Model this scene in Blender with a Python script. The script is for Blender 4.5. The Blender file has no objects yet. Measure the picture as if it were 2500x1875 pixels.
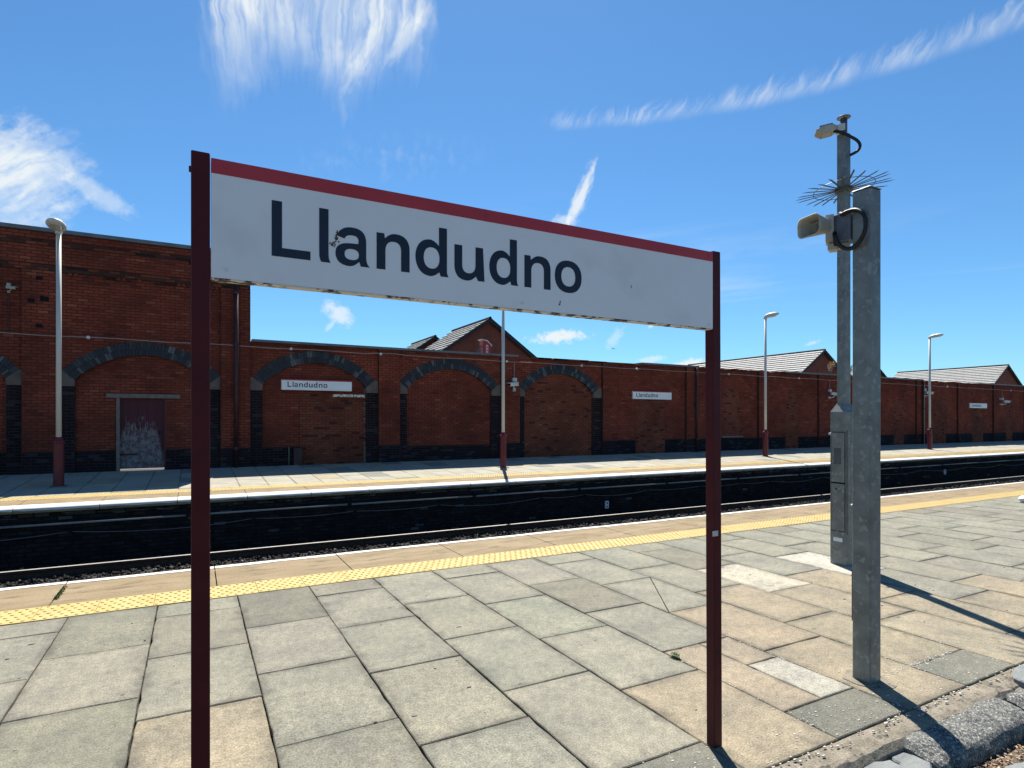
import bpy, bmesh, math, random
from mathutils import Vector, Matrix, noise as mnoise
R = math.radians
random.seed(7)
sc = bpy.context.scene
COL = sc.collection

# ------------------------------------------------------------------ camera
CAM_H = 1.52
YAW = 28.3
FPX, CXP, HYP = 1441.0, 1250.0, 1027.0
cd = bpy.data.cameras.new('camera')
cd.sensor_width = 36.0
cd.lens = FPX / 2500.0 * 36.0
cd.shift_y = (HYP - 937.5) / 2500.0
cd.clip_start = 0.05
cd.clip_end = 4000
cam = bpy.data.objects.new('camera', cd)
cam.location = (0, 0, CAM_H)
cam.rotation_euler = (R(90), 0, R(-YAW))
COL.objects.link(cam)
sc.camera = cam

# ------------------------------------------------------------------ light
SUN_EL, SUN_AZ = 56.8, 25.6          # azimuth measured from +Y towards +X
SKY_STRENGTH = 0.0535
EXPOSURE = 1.02
sc.view_settings.view_transform = 'Standard'
sc.view_settings.look = 'None'
sc.view_settings.gamma = 1.0
sc.view_settings.exposure = EXPOSURE
sc.view_settings.use_curve_mapping = False

world = bpy.data.worlds.new('World')
sc.world = world
world.use_nodes = True
wt = world.node_tree
wt.nodes.clear()


class NS:
    """tiny expression helper for math nodes"""
    tree = None

    def __init__(self, s):
        self.s = s

    @staticmethod
    def m(op, *a, clamp=False):
        n = NS.tree.nodes.new('ShaderNodeMath')
        n.operation = op
        n.use_clamp = clamp
        for i, v in enumerate(a):
            if isinstance(v, NS):
                NS.tree.links.new(v.s, n.inputs[i])
            else:
                n.inputs[i].default_value = v
        return NS(n.outputs[0])

    def __add__(s, o): return NS.m('ADD', s, o)
    def __radd__(s, o): return NS.m('ADD', s, o)
    def __sub__(s, o): return NS.m('SUBTRACT', s, o)
    def __rsub__(s, o): return NS.m('SUBTRACT', o, s)
    def __mul__(s, o): return NS.m('MULTIPLY', s, o)
    def __rmul__(s, o): return NS.m('MULTIPLY', s, o)
    def __truediv__(s, o): return NS.m('DIVIDE', s, o)


def sstep(lo, hi, x):
    n = NS.tree.nodes.new('ShaderNodeMapRange')
    n.interpolation_type = 'SMOOTHSTEP'
    n.inputs[1].default_value = lo
    n.inputs[2].default_value = hi
    n.inputs[3].default_value = 0.0
    n.inputs[4].default_value = 1.0
    NS.tree.links.new(x.s, n.inputs[0])
    return NS(n.outputs[0])


def nz(x, y, z=0.0, detail=4.0, rough=0.55, dist=0.0):
    c = NS.tree.nodes.new('ShaderNodeCombineXYZ')
    for i, v in enumerate((x, y, z)):
        if isinstance(v, NS):
            NS.tree.links.new(v.s, c.inputs[i])
        else:
            c.inputs[i].default_value = v
    n = NS.tree.nodes.new('ShaderNodeTexNoise')
    n.inputs['Scale'].default_value = 1.0
    n.inputs['Detail'].default_value = detail
    n.inputs['Roughness'].default_value = rough
    n.inputs['Distortion'].default_value = dist
    NS.tree.links.new(c.outputs[0], n.inputs['Vector'])
    return NS(n.outputs['Fac'])


def px_dir(u, v):
    """azimuth and elevation in degrees of a direction in the sky"""
    a = R(YAW)
    f = (math.sin(a), math.cos(a))
    r = (math.cos(a), -math.sin(a))
    t = (u - CXP) / FPX
    x, y, z = f[0] + t * r[0], f[1] + t * r[1], (HYP - v) / FPX
    return math.degrees(math.atan2(x, y)), math.degrees(math.atan2(z, math.hypot(x, y)))


def build_sky():
    NS.tree = wt
    sky = wt.nodes.new('ShaderNodeTexSky')
    sky.sky_type = 'NISHITA'
    sky.sun_disc = False
    sky.sun_elevation = R(SUN_EL)
    sky.sun_rotation = R(SUN_AZ)
    sky.altitude = 0
    sky.air_density = 1.0
    sky.dust_density = 0.15
    sky.ozone_density = 3.0
    tc = wt.nodes.new('ShaderNodeTexCoord')
    sp = wt.nodes.new('ShaderNodeSeparateXYZ')
    wt.links.new(tc.outputs['Generated'], sp.inputs[0])
    x, y, z = (NS(sp.outputs[i]) for i in range(3))
    az = NS.m('ARCTAN2', x, y) * 57.29578
    el = NS.m('ARCSINE', z) * 57.29578
    total = None

    def add(d):
        nonlocal total
        total = d if total is None else NS.m('ADD', total, d)

    # curtain of cirrus high above the sign: streaks fanning down, two ragged lobes
    a0, _ = px_dir(495, 100)
    a1, _ = px_dir(1045, 60)
    ac, eb = px_dir(760, 140)
    g1, g2 = px_dir(555, 200)[0], px_dir(845, 200)[0]

    def bell(x, c, w):
        q = (x - c) / w
        return NS.m('DIVIDE', 1.0, 1.0 + q * q)
    wrp = nz(az * 0.35, el * 0.35, 3.1, 3.0)
    fan = (az - ac) / (1.0 + 0.022 * (el - eb)) + (wrp - 0.5) * 1.6
    fib = nz(fan * 0.75, el * 0.10 + wrp * 0.6, 7.7, 5.0, 0.55)
    fib2 = nz(fan * 1.9, el * 0.17 + wrp * 0.5, 1.9, 5.0, 0.50)
    big = nz(az * 0.22, el * 0.22, 15.0, 3.0)
    lo_el = eb + 1.0 - 5.2 * bell(az, g1, 3.2) - 3.8 * bell(az, g2, 2.2) + (fib2 - 0.5) * 5.0 + (wrp - 0.5) * 3.0
    eaz = az + (fib2 - 0.5) * 2.4 + (wrp - 0.5) * 3.0
    m = sstep(a0 - 0.6, a0 + 1.6, eaz) * (1.0 - sstep(a1 - 1.6, a1 + 0.8, eaz - (el - eb) * 0.06))
    m = m * sstep(-1.5, 5.5, el - lo_el) * (1.0 - sstep(44.0, 52.0, el))
    add(m * (0.18 + 0.84 * sstep(0.34, 0.68, fib * 0.5 + fib2 * 0.5)) * (0.62 + 0.5 * sstep(0.35, 0.62, big)))

    # bright fan-shaped patch on the left
    ac, ec = px_dir(20, 440)
    sx = (az - ac) * 0.80 + (el - ec) * 0.60
    sy = (el - ec) * 0.80 - (az - ac) * 0.60
    f = nz(sx * 0.16 + 3.0, sy * 0.62 + wrp * 0.9, 2.2, 5.0, 0.5)
    f9 = nz(sx * 0.5, sy * 1.7 + wrp * 1.2, 17.0, 5.0, 0.6)
    r2 = NS.m('SQRT', (sx / 5.2) * (sx / 5.2) + (sy / 3.9) * (sy / 3.9))
    edge = nz(az * 0.55, el * 0.55, 9.1, 5.0, 0.65)
    add((1.0 - sstep(0.30, 1.15, r2 + (edge - 0.5) * 0.9 + (f9 - 0.5) * 0.9)) * (0.30 + 0.75 * sstep(0.34, 0.62, f * 0.6 + f9 * 0.4)))
    # its small companion towards the lamp
    ac, ec = px_dir(235, 470)
    sx = (az - ac) * 0.86 - (el - ec) * 0.50
    sy = (el - ec) * 0.86 + (az - ac) * 0.50
    r2 = NS.m('SQRT', (sx / 3.0) * (sx / 3.0) + (sy / 1.0) * (sy / 1.0))
    add((1.0 - sstep(0.3, 1.1, r2 + (nz(az * 0.9, el * 0.9, 4.4, 5.0, 0.65) - 0.5) * 1.5)) * 0.42)

    # long feathered streak climbing to the right
    A, B = px_dir(1330, 300), px_dir(2540, 35)
    L = math.hypot(B[0] - A[0], B[1] - A[1])
    cx, cy = (B[0] - A[0]) / L, (B[1] - A[1]) / L
    t = (az - A[0]) * cx + (el - A[1]) * cy
    s = (el - A[1]) * cx - (az - A[0]) * cy
    bow = (t / L) * (1.0 - t / L)
    s = s + bow * 1.2
    tw = t + (nz(t * 0.35, s * 0.35, 31.0, 3.0) - 0.5) * 3.0
    fe = nz(tw * 1.25 - s * 1.0, s * 0.20, 6.3, 6.0, 0.66)
    fe2 = nz(t * 0.28, s * 0.1, 8.8, 3.0, 0.6)
    wid = 0.05 + (fe - 0.46) * 3.0 + t * 0.018 + (fe2 - 0.5) * 0.8
    up = 1.0 - sstep(-0.6, 0.9, s - wid)
    dn = sstep(-0.75, 0.25, s + (fe2 - 0.5) * 0.5)
    ends = sstep(-1.0, 3.5, t) * (1.0 - sstep(L + 10.0, L + 16.0, t))
    add(up * dn * ends * (0.35 + 0.65 * sstep(0.30, 0.70, fe)) * (0.40 + 0.60 * sstep(0.34, 0.64, fe2)) * 0.44)
    # faint veil left of it
    A2 = px_dir(960, 385)
    r2 = NS.m('SQRT', ((az - A2[0]) / 11.0) * ((az - A2[0]) / 11.0) + ((el - A2[1] - (az - A2[0]) * 0.1) / 2.6) * ((el - A2[1] - (az - A2[0]) * 0.1) / 2.6))
    add((1.0 - sstep(0.2, 1.0, r2)) * sstep(0.45, 0.7, nz(az * 0.9, el * 0.6, 12.0, 4.0)) * 0.10)

    def blob(u, v, w, h, rot, seed, gain, sc_=1.2, st=1.0, jag=1.2):
        ac_, ec_ = px_dir(u, v)
        k = 57.3 / FPX * 0.92
        w_, h_ = w * k, h * k
        c_, s_ = math.cos(R(rot)), math.sin(R(rot))
        px_ = (az - ac_) * c_ + (el - ec_) * s_
        py_ = (el - ec_) * c_ - (az - ac_) * s_
        q = NS.m('SQRT', (px_ / w_) * (px_ / w_) + (py_ / h_) * (py_ / h_))
        e_ = nz(px_ * sc_ / st, py_ * sc_ * st, seed, 6.0, 0.62)
        add((1.0 - sstep(0.25, 1.1, q + (e_ - 0.5) * jag * 1.6)) * gain)

    blob(1418, 480, 95, 20, 66, 21.0, 0.85, 0.9, 1.6)
    blob(1375, 540, 40, 20, 0, 22.0, 0.55)
    blob(826, 766, 46, 28, -35, 23.0, 0.75)
    blob(808, 795, 22, 8, 45, 24.0, 0.45)
    blob(1365, 822, 82, 20, 4, 25.0, 0.95, 1.6)
    blob(1500, 826, 40, 16, 50, 26.0, 0.35, 1.6)
    blob(1590, 796, 10, 6, 40, 27.0, 0.6, 3.0)
    blob(1590, 878, 42, 10, 8, 28.0, 0.55, 2.0)
    blob(1680, 890, 60, 16, 4, 29.0, 0.95, 1.6)
    blob(1982, 838, 20, 5, 15, 30.0, 0.45, 2.0)
    blob(880, 150, 85, 26, 55, 36.0, 0.36, 0.8, 1.7)
    blob(985, 95, 80, 24, 50, 37.0, 0.36, 0.8, 1.7)
    blob(1030, 30, 40, 26, 60, 38.0, 0.30, 1.0, 1.5)

    # thin cirrus over the rest of the sky dome
    zz = NS.m('MAXIMUM', z, 0.08)
    gx, gy = x / zz, y / zz
    gen = nz(gx * 0.9 + gy * 0.5, gy * 0.35 - gx * 0.2, 40.0, 6.0, 0.6, 0.5)
    cov = nz(gx * 0.22, gy * 0.22, 50.0, 2.0)
    add(sstep(0.52, 0.78, gen) * sstep(0.52, 0.70, cov) * sstep(3.0, 12.0, el) * 0.35)

    alpha = NS.m('MINIMUM', total, 0.93)
    mix = wt.nodes.new('ShaderNodeMix')
    mix.data_type = 'RGBA'
    wt.links.new(alpha.s, mix.inputs[0])
    tint = wt.nodes.new('ShaderNodeMix')
    tint.data_type = 'RGBA'
    tint.blend_type = 'MULTIPLY'
    tint.inputs[0].default_value = 1.0
    wt.links.new(sky.outputs[0], tint.inputs[6])
    tint.inputs[7].default_value = (0.62, 1.02, 1.26, 1)
    wt.links.new(tint.outputs[2], mix.inputs[6])
    cl = 0.93 / (SKY_STRENGTH * 2 ** EXPOSURE)
    mix.inputs[7].default_value = (cl * 0.94, cl * 1.0, cl * 1.02, 1)
    bg = wt.nodes.new('ShaderNodeBackground')
    bg.inputs[1].default_value = SKY_STRENGTH
    wt.links.new(mix.outputs[2], bg.inputs[0])
    out = wt.nodes.new('ShaderNodeOutputWorld')
    wt.links.new(bg.outputs[0], out.inputs[0])


build_sky()
sd = bpy.data.lights.new('sun', 'SUN')
sd.energy = 5.0
sd.angle = R(0.53)
sd.color = (1.0, 0.94, 0.84)
sun = bpy.data.objects.new('sun', sd)
_v = Vector((math.sin(R(SUN_AZ)) * math.cos(R(SUN_EL)), math.cos(R(SUN_AZ)) * math.cos(R(SUN_EL)), math.sin(R(SUN_EL))))
sun.rotation_euler = _v.to_track_quat('Z', 'Y').to_euler()
sun.location = (20, 40, 60)
COL.objects.link(sun)


# ------------------------------------------------------------------ materials
MATS = {}


def M(name, c1, c2=None, scale=8.0, rough=0.8, bump=0.0, bscale=40.0, c3=None, s3=60.0, t3=(0.62, 0.72),
      source=None, metal=0.0, edge=None, spec=0.35, detail=5.0, stretch=None, rvar=0.0, grain=None, grain2=None):
    """procedural surface in world space. source: 'object' = object colour, 'attr' = face colour attribute, multiplied by c1..c2"""
    m = bpy.data.materials.new(name)
    m.use_nodes = True
    t = m.node_tree
    N, L = t.nodes, t.links
    b = N['Principled BSDF']
    b.inputs['Roughness'].default_value = rough
    b.inputs['Metallic'].default_value = metal
    b.inputs['Specular IOR Level'].default_value = spec
    g = N.new('ShaderNodeNewGeometry')
    pos = g.outputs['Position']
    if stretch:
        mp = N.new('ShaderNodeMapping')
        mp.inputs['Scale'].default_value = stretch
        L.new(pos, mp.inputs[0])
        pos = mp.outputs[0]

    def tex(s, d=detail, r=0.6):
        n = N.new('ShaderNodeTexNoise')
        n.inputs['Scale'].default_value = s
        n.inputs['Detail'].default_value = d
        n.inputs['Roughness'].default_value = r
        L.new(pos, n.inputs['Vector'])
        return n.outputs['Fac']

    def mixc(f, a, bb, mode='MIX'):
        n = N.new('ShaderNodeMix')
        n.data_type = 'RGBA'
        n.blend_type = mode
        for v, i in ((f, 0), (a, 6), (bb, 7)):
            if isinstance(v, (int, float)):
                n.inputs[i].default_value = v
            elif isinstance(v, (tuple, list)):
                n.inputs[i].default_value = (*v, 1)
            else:
                L.new(v, n.inputs[i])
        return n.outputs[2]

    def ramp(f, lo, hi):
        n = N.new('ShaderNodeMapRange')
        n.inputs[1].default_value = lo
        n.inputs[2].default_value = hi
        L.new(f, n.inputs[0])
        return n.outputs[0]

    col = mixc(ramp(tex(scale), 0.32, 0.68), c1, c2 if c2 else c1)
    if source:
        if source == 'object':
            oi = N.new('ShaderNodeObjectInfo')
            src = oi.outputs['Color']
        else:
            at = N.new('ShaderNodeAttribute')
            at.attribute_name = 'Col'
            src = at.outputs['Color']
        col = mixc(1.0, src, col, 'MULTIPLY')
    if c3:
        col = mixc(ramp(tex(s3, 3.0), *t3), col, c3)
    for grain in [q for q in (grain, grain2) if q]:
        gr = N.new('ShaderNodeMapRange')
        gr.inputs[1].default_value = 0.33
        gr.inputs[2].default_value = 0.67
        gr.inputs[3].default_value = grain[1]
        gr.inputs[4].default_value = grain[2]
        L.new(tex(grain[0], 3.0, 0.7), gr.inputs[0])
        col = mixc(1.0, col, gr.outputs[0], 'MULTIPLY')
    if edge:
        # grime worn into the rim of each piece
        tc = N.new('ShaderNodeTexCoord')
        sp = N.new('ShaderNodeSeparateXYZ')
        L.new(tc.outputs['Generated'], sp.inputs[0])
        NS.tree = t
        gx, gy = NS(sp.outputs[0]), NS(sp.outputs[1])
        ex = NS.m('MINIMUM', gx, 1.0 - gx) * edge[1]
        ey = NS.m('MINIMUM', gy, 1.0 - gy) * edge[2]
        d = NS.m('MINIMUM', ex, ey)
        n1 = NS(tex(9.0, 5.0))
        pt = sstep(0.36, 0.62, NS(tex(2.3, 3.0)))
        f = (1.0 - sstep(0.0, edge[3], d + (n1 - 0.5) * edge[3] * 2.2)) * (0.25 + 0.75 * pt) * edge[4]
        col = mixc(f.s, col, edge[0])
    L.new(col, b.inputs['Base Color'])
    if rvar:
        rr = N.new('ShaderNodeMapRange')
        rr.inputs[3].default_value = max(0.02, rough - rvar)
        rr.inputs[4].default_value = min(1.0, rough + rvar)
        L.new(tex(scale * 1.7), rr.inputs[0])
        L.new(rr.outputs[0], b.inputs['Roughness'])
    if bump:
        bn = N.new('ShaderNodeBump')
        bn.inputs['Strength'].default_value = bump
        bn.inputs['Distance'].default_value = 0.01
        L.new(tex(bscale, 6.0, 0.65), bn.inputs['Height'])
        L.new(bn.outputs[0], b.inputs['Normal'])
    MATS[name] = m
    return m


GRIME = (0.048, 0.046, 0.038)
m_slab = M('paving', (0.76, 0.775, 0.775), (1.16, 1.13, 1.06), 2.6, 0.9, 0.5, 190, source='object', detail=9.0,
           c3=(0.09619, 0.09504, 0.082), s3=8, t3=(0.60, 0.86), edge=(GRIME, 0.6, 0.9, 0.075, 0.55), grain=(110, 0.60, 1.40), grain2=(21, 0.82, 1.16))
m_slab_far = M('paving_far', (0.85, 0.86, 0.84), (1.1, 1.08, 1.04), 2.2, 0.9, 0.2, 120, source='object',
               edge=(GRIME, 0.6, 0.9, 0.04, 0.35), grain=(40, 0.88, 1.12))
m_tact = M('tactile', (0.4032, 0.2884, 0.098), (0.448, 0.3416, 0.1372), 5.0, 0.75, 0.15, 150, c3=(0.2688, 0.1848, 0.0672), s3=14, t3=(0.64, 0.76))
m_stone = M('coping_concrete', (0.1811, 0.1329, 0.07072), (0.2603, 0.2008, 0.1216), 2.6, 0.9, 0.5, 90, c3=(0.1245, 0.09332, 0.05375), s3=6, t3=(0.54, 0.70), stretch=(0.5, 1.6, 1), grain=(70, 0.82, 1.18))
m_white = M('white_line', (0.544, 0.544, 0.5236), (0.5848, 0.5848, 0.5712), 6.0, 0.7, 0.1, 120, c3=(0.34, 0.3332, 0.306), s3=26, t3=(0.66, 0.74))
m_joint = M('joint_sand', (0.035, 0.032, 0.026), (0.06, 0.055, 0.045), 30, 0.95)
m_facebrick = M('face_brick', (0.7, 0.7, 0.7), (1.2, 1.2, 1.2), 5.0, 0.95, 0.4, 60, source='attr', spec=0.1)  # near-black brick of the far platform face
m_facemortar = M('face_mortar', (0.010, 0.010, 0.010), (0.018, 0.017, 0.016), 5.0, 0.98, spec=0.05)  # near-black mortar behind it
m_brick = M('brick', (0.62, 0.60, 0.62), (1.20, 1.18, 1.14), 0.9, 0.92, 0.5, 70, source='attr', spec=0.15, detail=8)
m_mortar = M('mortar', (0.055, 0.022, 0.017), (0.090, 0.040, 0.031), 1.3, 0.95, 0.3, 60, spec=0.1)
m_blue = M('blue_brick', (0.8, 0.85, 0.9), (1.25, 1.25, 1.25), 9.0, 0.55, 0.3, 60, source='object', spec=0.4, rvar=0.15)
m_spring = M('springer_stone', (0.10, 0.078, 0.064), (0.15, 0.12, 0.10), 5.0, 0.9, 0.4, 40)
m_coping = M('coping_metal', (0.10, 0.11, 0.12), (0.16, 0.17, 0.18), 3.0, 0.5, 0.1, 20, metal=0.3)
m_ballast = M('ballast', (0.012, 0.010, 0.009), (0.045, 0.038, 0.032), 9.0, 0.9, 0.6, 30, source='attr')
m_bed = M('trackbed', (0.010, 0.009, 0.008), (0.022, 0.019, 0.016), 14, 0.98, 0.8, 25)
m_rail = M('rail_steel', (0.035, 0.026, 0.020), (0.065, 0.048, 0.037), 12, 0.5, 0.1, 50, metal=0.4)
m_railhead = M('rail_head', (0.30, 0.28, 0.25), (0.40, 0.375, 0.34), 10, 0.55, metal=0.2)
m_sleeper = M('sleeper', (0.012, 0.010, 0.009), (0.024, 0.02, 0.017), 7, 0.95, 0.5, 40)
m_signwhite = M('sign_white', (0.74, 0.745, 0.74), (0.80, 0.805, 0.80), 2.0, 0.38, 0.03, 30, spec=0.4, rvar=0.06, c3=(0.60, 0.60, 0.57), s3=3.5, t3=(0.60, 0.95))
m_signred = M('sign_red', (0.40, 0.026, 0.034), (0.46, 0.036, 0.046), 3.0, 0.4, spec=0.4, rvar=0.06)
m_navy = M('sign_navy', (0.006, 0.012, 0.028), (0.010, 0.018, 0.038), 5, 0.45, spec=0.35)
m_cream = M('flaking_paint', (0.62, 0.58, 0.48), (0.74, 0.71, 0.62), 14, 0.7, 0.4, 60, c3=(0.07, 0.05, 0.035), s3=22, t3=(0.52, 0.58))
m_maroon = M('maroon_paint', (0.058, 0.0058, 0.0085), (0.085, 0.009, 0.012), 6, 0.5, 0.15, 70, spec=0.18, rvar=0.1)
m_lampred = M('lamp_red', (0.085, 0.009, 0.014), (0.12, 0.014, 0.019), 6, 0.45, 0.15, 60)
m_lampwhite = M('lamp_cream', (0.4646, 0.4576, 0.4224), (0.5491, 0.5421, 0.5069), 4, 0.5, 0.1, 50, stretch=(1, 1, 0.2))
m_galv = M('galvanised', (0.130, 0.137, 0.128), (0.225, 0.235, 0.222), 7, 0.48, 0.10, 40, metal=0.3, c3=(0.25, 0.262, 0.252), s3=24, t3=(0.585, 0.63), detail=5.0, rvar=0.14)
m_galvd = M('dark_steel', (0.07, 0.08, 0.09), (0.12, 0.13, 0.14), 16, 0.5, 0.1, 50, metal=0.4)
m_grey = M('grey_plastic', (0.33, 0.31, 0.255), (0.43, 0.41, 0.345), 5, 0.6, 0.1, 30)
m_greydark = M('dark_housing', (0.10, 0.115, 0.14), (0.16, 0.18, 0.21), 18, 0.55, 0.1, 30)
m_black = M('black_rubber', (0.008, 0.008, 0.009), (0.014, 0.014, 0.015), 10, 0.5)
m_slot = M('dark_slot', (0.004, 0.004, 0.005), None, 10, 0.9)
m_lightgrey = M('pale_housing', (0.50, 0.50, 0.48), (0.62, 0.62, 0.60), 7, 0.5, 0.1, 30)
m_plate = M('label_plate', (0.62, 0.64, 0.66), (0.72, 0.74, 0.76), 40, 0.4)
m_glass = M('lamp_glass', (0.35, 0.36, 0.34), (0.5, 0.5, 0.47), 12, 0.15, spec=0.6)
m_pipe = M('grey_pipe', (0.17, 0.17, 0.165), (0.25, 0.25, 0.245), 5, 0.6)
m_cable = M('grey_cable', (0.075, 0.075, 0.078), (0.12, 0.12, 0.123), 5, 0.6)
m_conduit = M('wall_conduit', (0.26, 0.19, 0.17), (0.36, 0.28, 0.25), 3, 0.6)
m_iron = M('painted_iron', (0.030, 0.012, 0.016), (0.055, 0.020, 0.024), 5, 0.5)
m_doorred = M('door_paint', (0.075, 0.014, 0.020), (0.10, 0.020, 0.028), 4, 0.6, 0.2, 40)
m_timber = M('weathered_timber', (0.13, 0.112, 0.098), (0.20, 0.175, 0.155), 9, 0.85, 0.4, 40)
m_rooftile = M('roof_tile', (0.25, 0.248, 0.245), (0.34, 0.338, 0.332), 3, 0.75, 0.3, 12, c3=(0.16, 0.158, 0.155), s3=8, t3=(0.54, 0.66))
m_verge = M('verge_tile', (0.018, 0.018, 0.020), (0.030, 0.030, 0.032), 5, 0.8)
m_houserick = M('house_brick', (0.12, 0.038, 0.028), (0.17, 0.055, 0.04), 3, 0.92, 0.2, 30)
m_orange = M('machine_red', (0.36, 0.030, 0.024), (0.46, 0.05, 0.035), 5, 0.5)
m_earth = M('verge_earth', (0.06375, 0.04781, 0.03506), (0.1275, 0.102, 0.07969), 14, 0.98, 1.0, 60, c3=(0.1658, 0.1275, 0.09563), s3=90, t3=(0.55, 0.65))
m_yard = M('yard', (0.2037, 0.1867, 0.1584), (0.2603, 0.2433, 0.2093), 2, 0.95)
m_ground = M('ground', (0.10, 0.10, 0.09), (0.16, 0.155, 0.14), 0.5, 0.95)
m_kerb = M('rough_kerb', (0.060, 0.063, 0.060), (0.175, 0.178, 0.168), 17, 0.95, 1.0, 90, c3=(0.31, 0.30, 0.27), s3=75, t3=(0.53, 0.63), grain=(150, 0.5, 1.5))
m_sandm = M('sandy_bedding', (0.1435, 0.1242, 0.09384), (0.276, 0.2429, 0.1877), 9, 0.95, 0.8, 90, c3=(0.07176, 0.06624, 0.0552), s3=20, t3=(0.56, 0.68), grain=(110, 0.7, 1.3))
m_slate = M('slate', (0.1301, 0.1414, 0.1442), (0.2037, 0.2178, 0.215), 7, 0.75, 0.7, 35, stretch=(1, 1.8, 1))
m_litter = M('dry_litter', (0.8, 0.8, 0.8), (1.2, 1.2, 1.2), 20, 0.9, source='attr')
m_leaf = M('weed_leaf', (0.035, 0.075, 0.018), (0.07, 0.13, 0.03), 30, 0.7)
m_drybud = M('dry_flower', (0.30, 0.19, 0.10), (0.42, 0.29, 0.16), 30, 0.8)
m_gull = M('gull', (0.10, 0.10, 0.11), (0.16, 0.16, 0.17), 20, 0.8)


def door_wear():
    """paint flaked off the lower part of the old door, bare grey wood under it"""
    m = bpy.data.materials.new('flaked_door')
    m.use_nodes = True
    t = m.node_tree
    N, L = t.nodes, t.links
    NS.tree = t
    b = N['Principled BSDF']
    b.inputs['Roughness'].default_value = 0.8
    g = N.new('ShaderNodeNewGeometry')
    sp = N.new('ShaderNodeSeparateXYZ')
    L.new(g.outputs['Position'], sp.inputs[0])
    x, z = NS(sp.outputs[0]), NS(sp.outputs[2])
    n1 = nz(x * 22.0, z * 4.0, 1.0, 5.0, 0.65)
    n2 = nz(x * 40.0, z * 12.0, 4.0, 4.0, 0.6)
    xr = NS.m('ABSOLUTE', x - (-1.27))
    n3 = nz(x * 9.0, z * 7.0, 2.0, 4.0, 0.6)
    h = (1.72 - z) * 1.2 + (n1 - 0.5) * 2.6 - sstep(0.34, 0.56, xr + (n1 - 0.5) * 0.4) * 1.0
    f = sstep(0.25, 0.65, h) * (0.18 + 0.82 * sstep(0.40, 0.60, n2 * 0.5 + n3 * 0.5))
    mx = N.new('ShaderNodeMix')
    mx.data_type = 'RGBA'
    L.new(f.s, mx.inputs[0])
    mx.inputs[6].default_value = (0.075, 0.013, 0.019, 1)
    mx.inputs[7].default_value = (0.20, 0.195, 0.195, 1)
    L.new(mx.outputs[2], b.inputs['Base Color'])
    return m


m_door = door_wear()


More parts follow.
